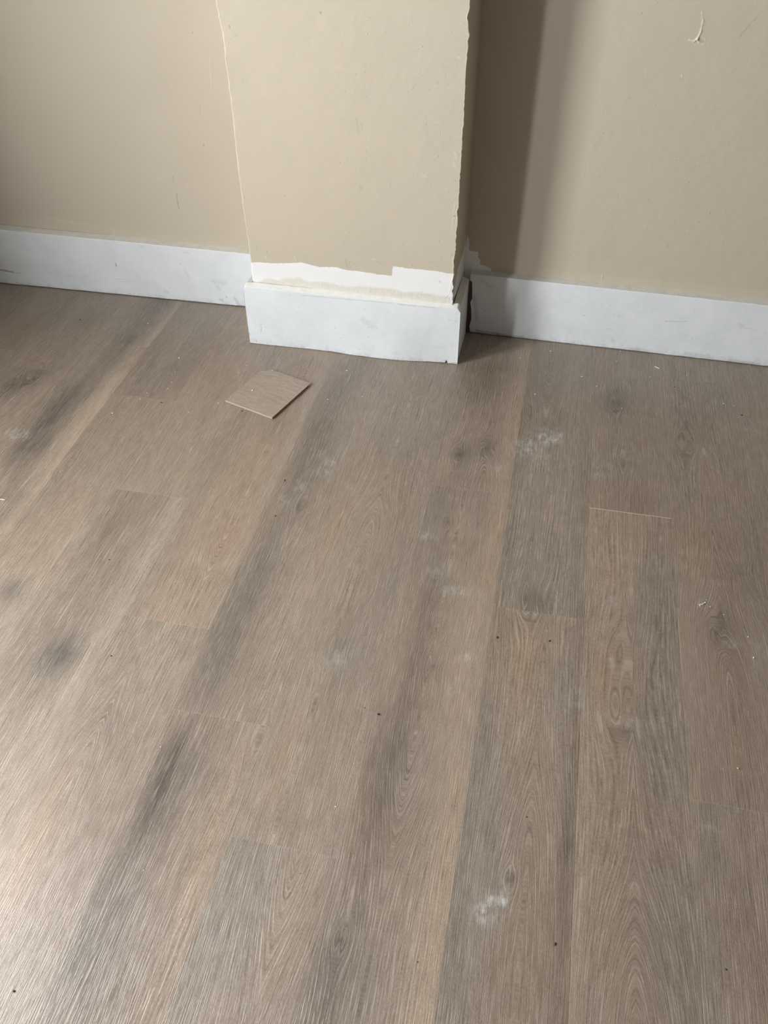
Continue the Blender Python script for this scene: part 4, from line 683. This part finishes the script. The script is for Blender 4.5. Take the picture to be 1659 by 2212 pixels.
# ------------------------------------------------------------------ the vinyl plank offcut
def offcut():
    pts = [Vector(p) for p in DATA['TILE']]
    A_, B_, C_, D_ = pts
    cen = (A_ + B_ + C_ + D_) / 4
    ex = ((B_ - A_) + (C_ - D_)).normalized(); ey = Vector((-ex.y, ex.x))
    W = ((B_ - A_).length + (C_ - D_).length) / 2; Lh = ((A_ - D_).length + (B_ - C_).length) / 2
    root = bpy.data.objects.new('floor_plank_offcut', None); C.objects.link(root)
    root.location = (cen.x, cen.y, 0); root.rotation_euler = (0, 0, math.atan2(ex.y, ex.x))
    tag(root, 'small rectangular oak-look vinyl offcut lying loose on the floor in front of the chimney breast', 'plank offcut')
    hw, hl = W / 2, Lh / 2
    # wear layer: grid with the printed grain along x
    xs = np.linspace(-hw, hw, 60); ys = np.linspace(-hl, hl, 70)
    X, Y = np.meshgrid(xs, ys, indexing='ij')
    # one corner is nipped off
    cut = np.clip((-X - Y * -1) - (hw + hl - .022), 0, 1)
    X2 = X + cut * .7; Y2 = Y - cut * .3
    F = Y + .006 * vnoise(X * 8, Y * 10, 3) + .018 * vnoise(X * 7 + 3, Y * 22, 8) * smooth((Y + .01) / .05)
    dx = Y + .045; dy = (X + .02) * .5
    F = F - dx * 1.2 * .0002 / (dx * dx + dy * dy + .00015)
    val = 1.30 + .05 * fbm(X * 20, Y * 30, 6)
    tone = OAK * val[..., None] * np.array([1.03, 1.0, .98])
    n_, m_ = X.shape
    zt_, zb_ = .0060, .0048
    top = np.stack([X2, Y2, np.full(X.shape, zt_)], -1).reshape(-1, 3)
    bot = np.stack([X2, Y2, np.full(X.shape, zb_)], -1).reshape(-1, 3)
    q1 = grid_quads(n_, m_); q2 = grid_quads(n_, m_, off=n_ * m_, flip=True)
    ring = [i * m_ for i in range(n_)] + [(n_ - 1) * m_ + j for j in range(1, m_)] + [i * m_ + m_ - 1 for i in range(n_ - 2, -1, -1)] + [j for j in range(m_ - 2, 0, -1)]
    k_ = n_ * m_
    q3 = [[ring[(i + 1) % len(ring)], ring[i], ring[i] + k_, ring[(i + 1) % len(ring)] + k_] for i in range(len(ring))]
    V = np.concatenate([top, bot]); Q = np.concatenate([q1, q2, np.array(q3)])
    fl = np.stack([F, X * 1.0 + 5, np.full(X.shape, 7.7)], -1).reshape(-1, 3)
    tn = np.concatenate([tone, np.ones(X.shape + (1,))], -1).reshape(-1, 4)
    z = np.zeros(2 * k_)
    link_mesh('wear_layer', V, Q, floor_material('oak_offcut_print', False), root, smooth_shade=False,
              attrs={'flow': ('FLOAT_VECTOR', np.concatenate([fl, fl])), 'tone': ('FLOAT_COLOR', np.concatenate([tn, tn])),
                     'knot': ('FLOAT', z), 'dust': ('FLOAT', z)})
    core = boxes('core', [(-hw + .002, hw - .0035, -hl + .0012, hl - .020, .0012, .0048)], M_CORE, root)
    core['label'] = 'dark plastic core showing at the cut edge'
    lip = boxes('locking_lip', [(-hw + .001, hw - .001, -hl + .0002, hl - .020, 0.0, .0012)], M_EDGE, root)
    ton = boxes('tongue', [(-hw - .0008 + .001, hw - .001, -hl - .0008, -hl + .0012, .0012, .0048)], M_EDGE, root)
    return root
offcut()

# ------------------------------------------------------------------ debris on the floor
def lump(name, r, seed, mat, flat=.55, stretch=1.0):
    bm = bmesh.new()
    bmesh.ops.create_icosphere(bm, subdivisions=2, radius=r)
    rr = random.Random(seed)
    offs = [Vector((rr.uniform(-1, 1), rr.uniform(-1, 1), rr.uniform(-1, 1))).normalized() for _ in range(5)]
    for v in bm.verts:
        n = v.co.normalized()
        s = 1 + sum(.16 * max(0, n.dot(o)) ** 3 for o in offs) - .22 * max(0, n.dot(offs[0])) ** 2
        v.co = Vector((v.co.x * s * stretch, v.co.y * s, v.co.z * s * flat))
    mn = min(v.co.z for v in bm.verts)
    for v in bm.verts: v.co.z -= mn
    me = bpy.data.meshes.new(name); bm.to_mesh(me); bm.free(); me.materials.append(mat)
    o = bpy.data.objects.new(name, me); C.objects.link(o)
    return o
for i, (cx, cy, sz, kind, lab) in enumerate(DATA['CRUMBS']):
    r = max(sz * (.40 if kind == 'd' else .42), .0006)
    nm, mt, ct, gp = {'w': ('plaster_crumb', M_CRUMB, 'crumb', 'white plaster crumbs scattered on the floor'),
                      'y': ('plaster_crumb', M_CRUMBY, 'crumb', 'white plaster crumbs scattered on the floor'),
                      'd': ('grit_crumb', M_CRUMBD, 'crumb', 'dark bits of grit on the floor')}[kind]
    o = lump(nm, r, i * 7 + 1, mt, .5, random.Random(i).uniform(1.0, 1.7))
    o.location = (cx, cy, .006 if 'on top of the vinyl offcut' in lab else 0); o.rotation_euler = (0, 0, random.Random(i + 5).uniform(0, 3.1))
    tag(o, lab, ct, gp)

def chip(name, pa, pb, w, th, mat, label, cat, bend=0.0):
    a = Vector((*pa, 0)); b = Vector((*pb, 0)); d = b - a; L = d.length; n = 10
    V = []; F = []
    for i in range(n + 1):
        t = i / n; ww = w * (.35 + .65 * math.sin(math.pi * min(max(t, .08), .92))) * (1 + .2 * math.sin(i * 2.3))
        yb = bend * math.sin(math.pi * t); zz = .0 + abs(bend) * .1 * math.sin(math.pi * t)
        V += [(t * L, yb - ww / 2, zz), (t * L, yb + ww / 2, zz), (t * L, yb + ww / 2 * .8, zz + th), (t * L, yb - ww / 2 * .8, zz + th)]
        if i:
            p = 4 * (i - 1); q = 4 * i
            for k in range(4): F.append([p + k, q + k, q + (k + 1) % 4, p + (k + 1) % 4])
    F += [[0, 1, 2, 3], [4 * n + 3, 4 * n + 2, 4 * n + 1, 4 * n]]
    o = link_mesh(name, V, F, mat, smooth_shade=False)
    o.location = (a.x, a.y, 0.0001); o.rotation_euler = (0, 0, math.atan2(d.y, d.x))
    return tag(o, label, cat)
sp = DATA['SPLINTER']
chip('wood_splinter', sp[0], sp[1], .0022, .0014, M_CRUMB, 'short pale wood splinter lying below the right skirting board', 'splinter', .0006)
chip('paint_chip', sp[2], sp[3], .0028, .0012, M_CRUMB, 'bent bright white paint chip on the right hand planks, largest in its cluster', 'paint chip', -.0018)
chip('wood_splinter', sp[5], sp[6], .0018, .0012, M_CRUMB, 'thin pale splinter at the left edge of the picture', 'splinter', .0004)
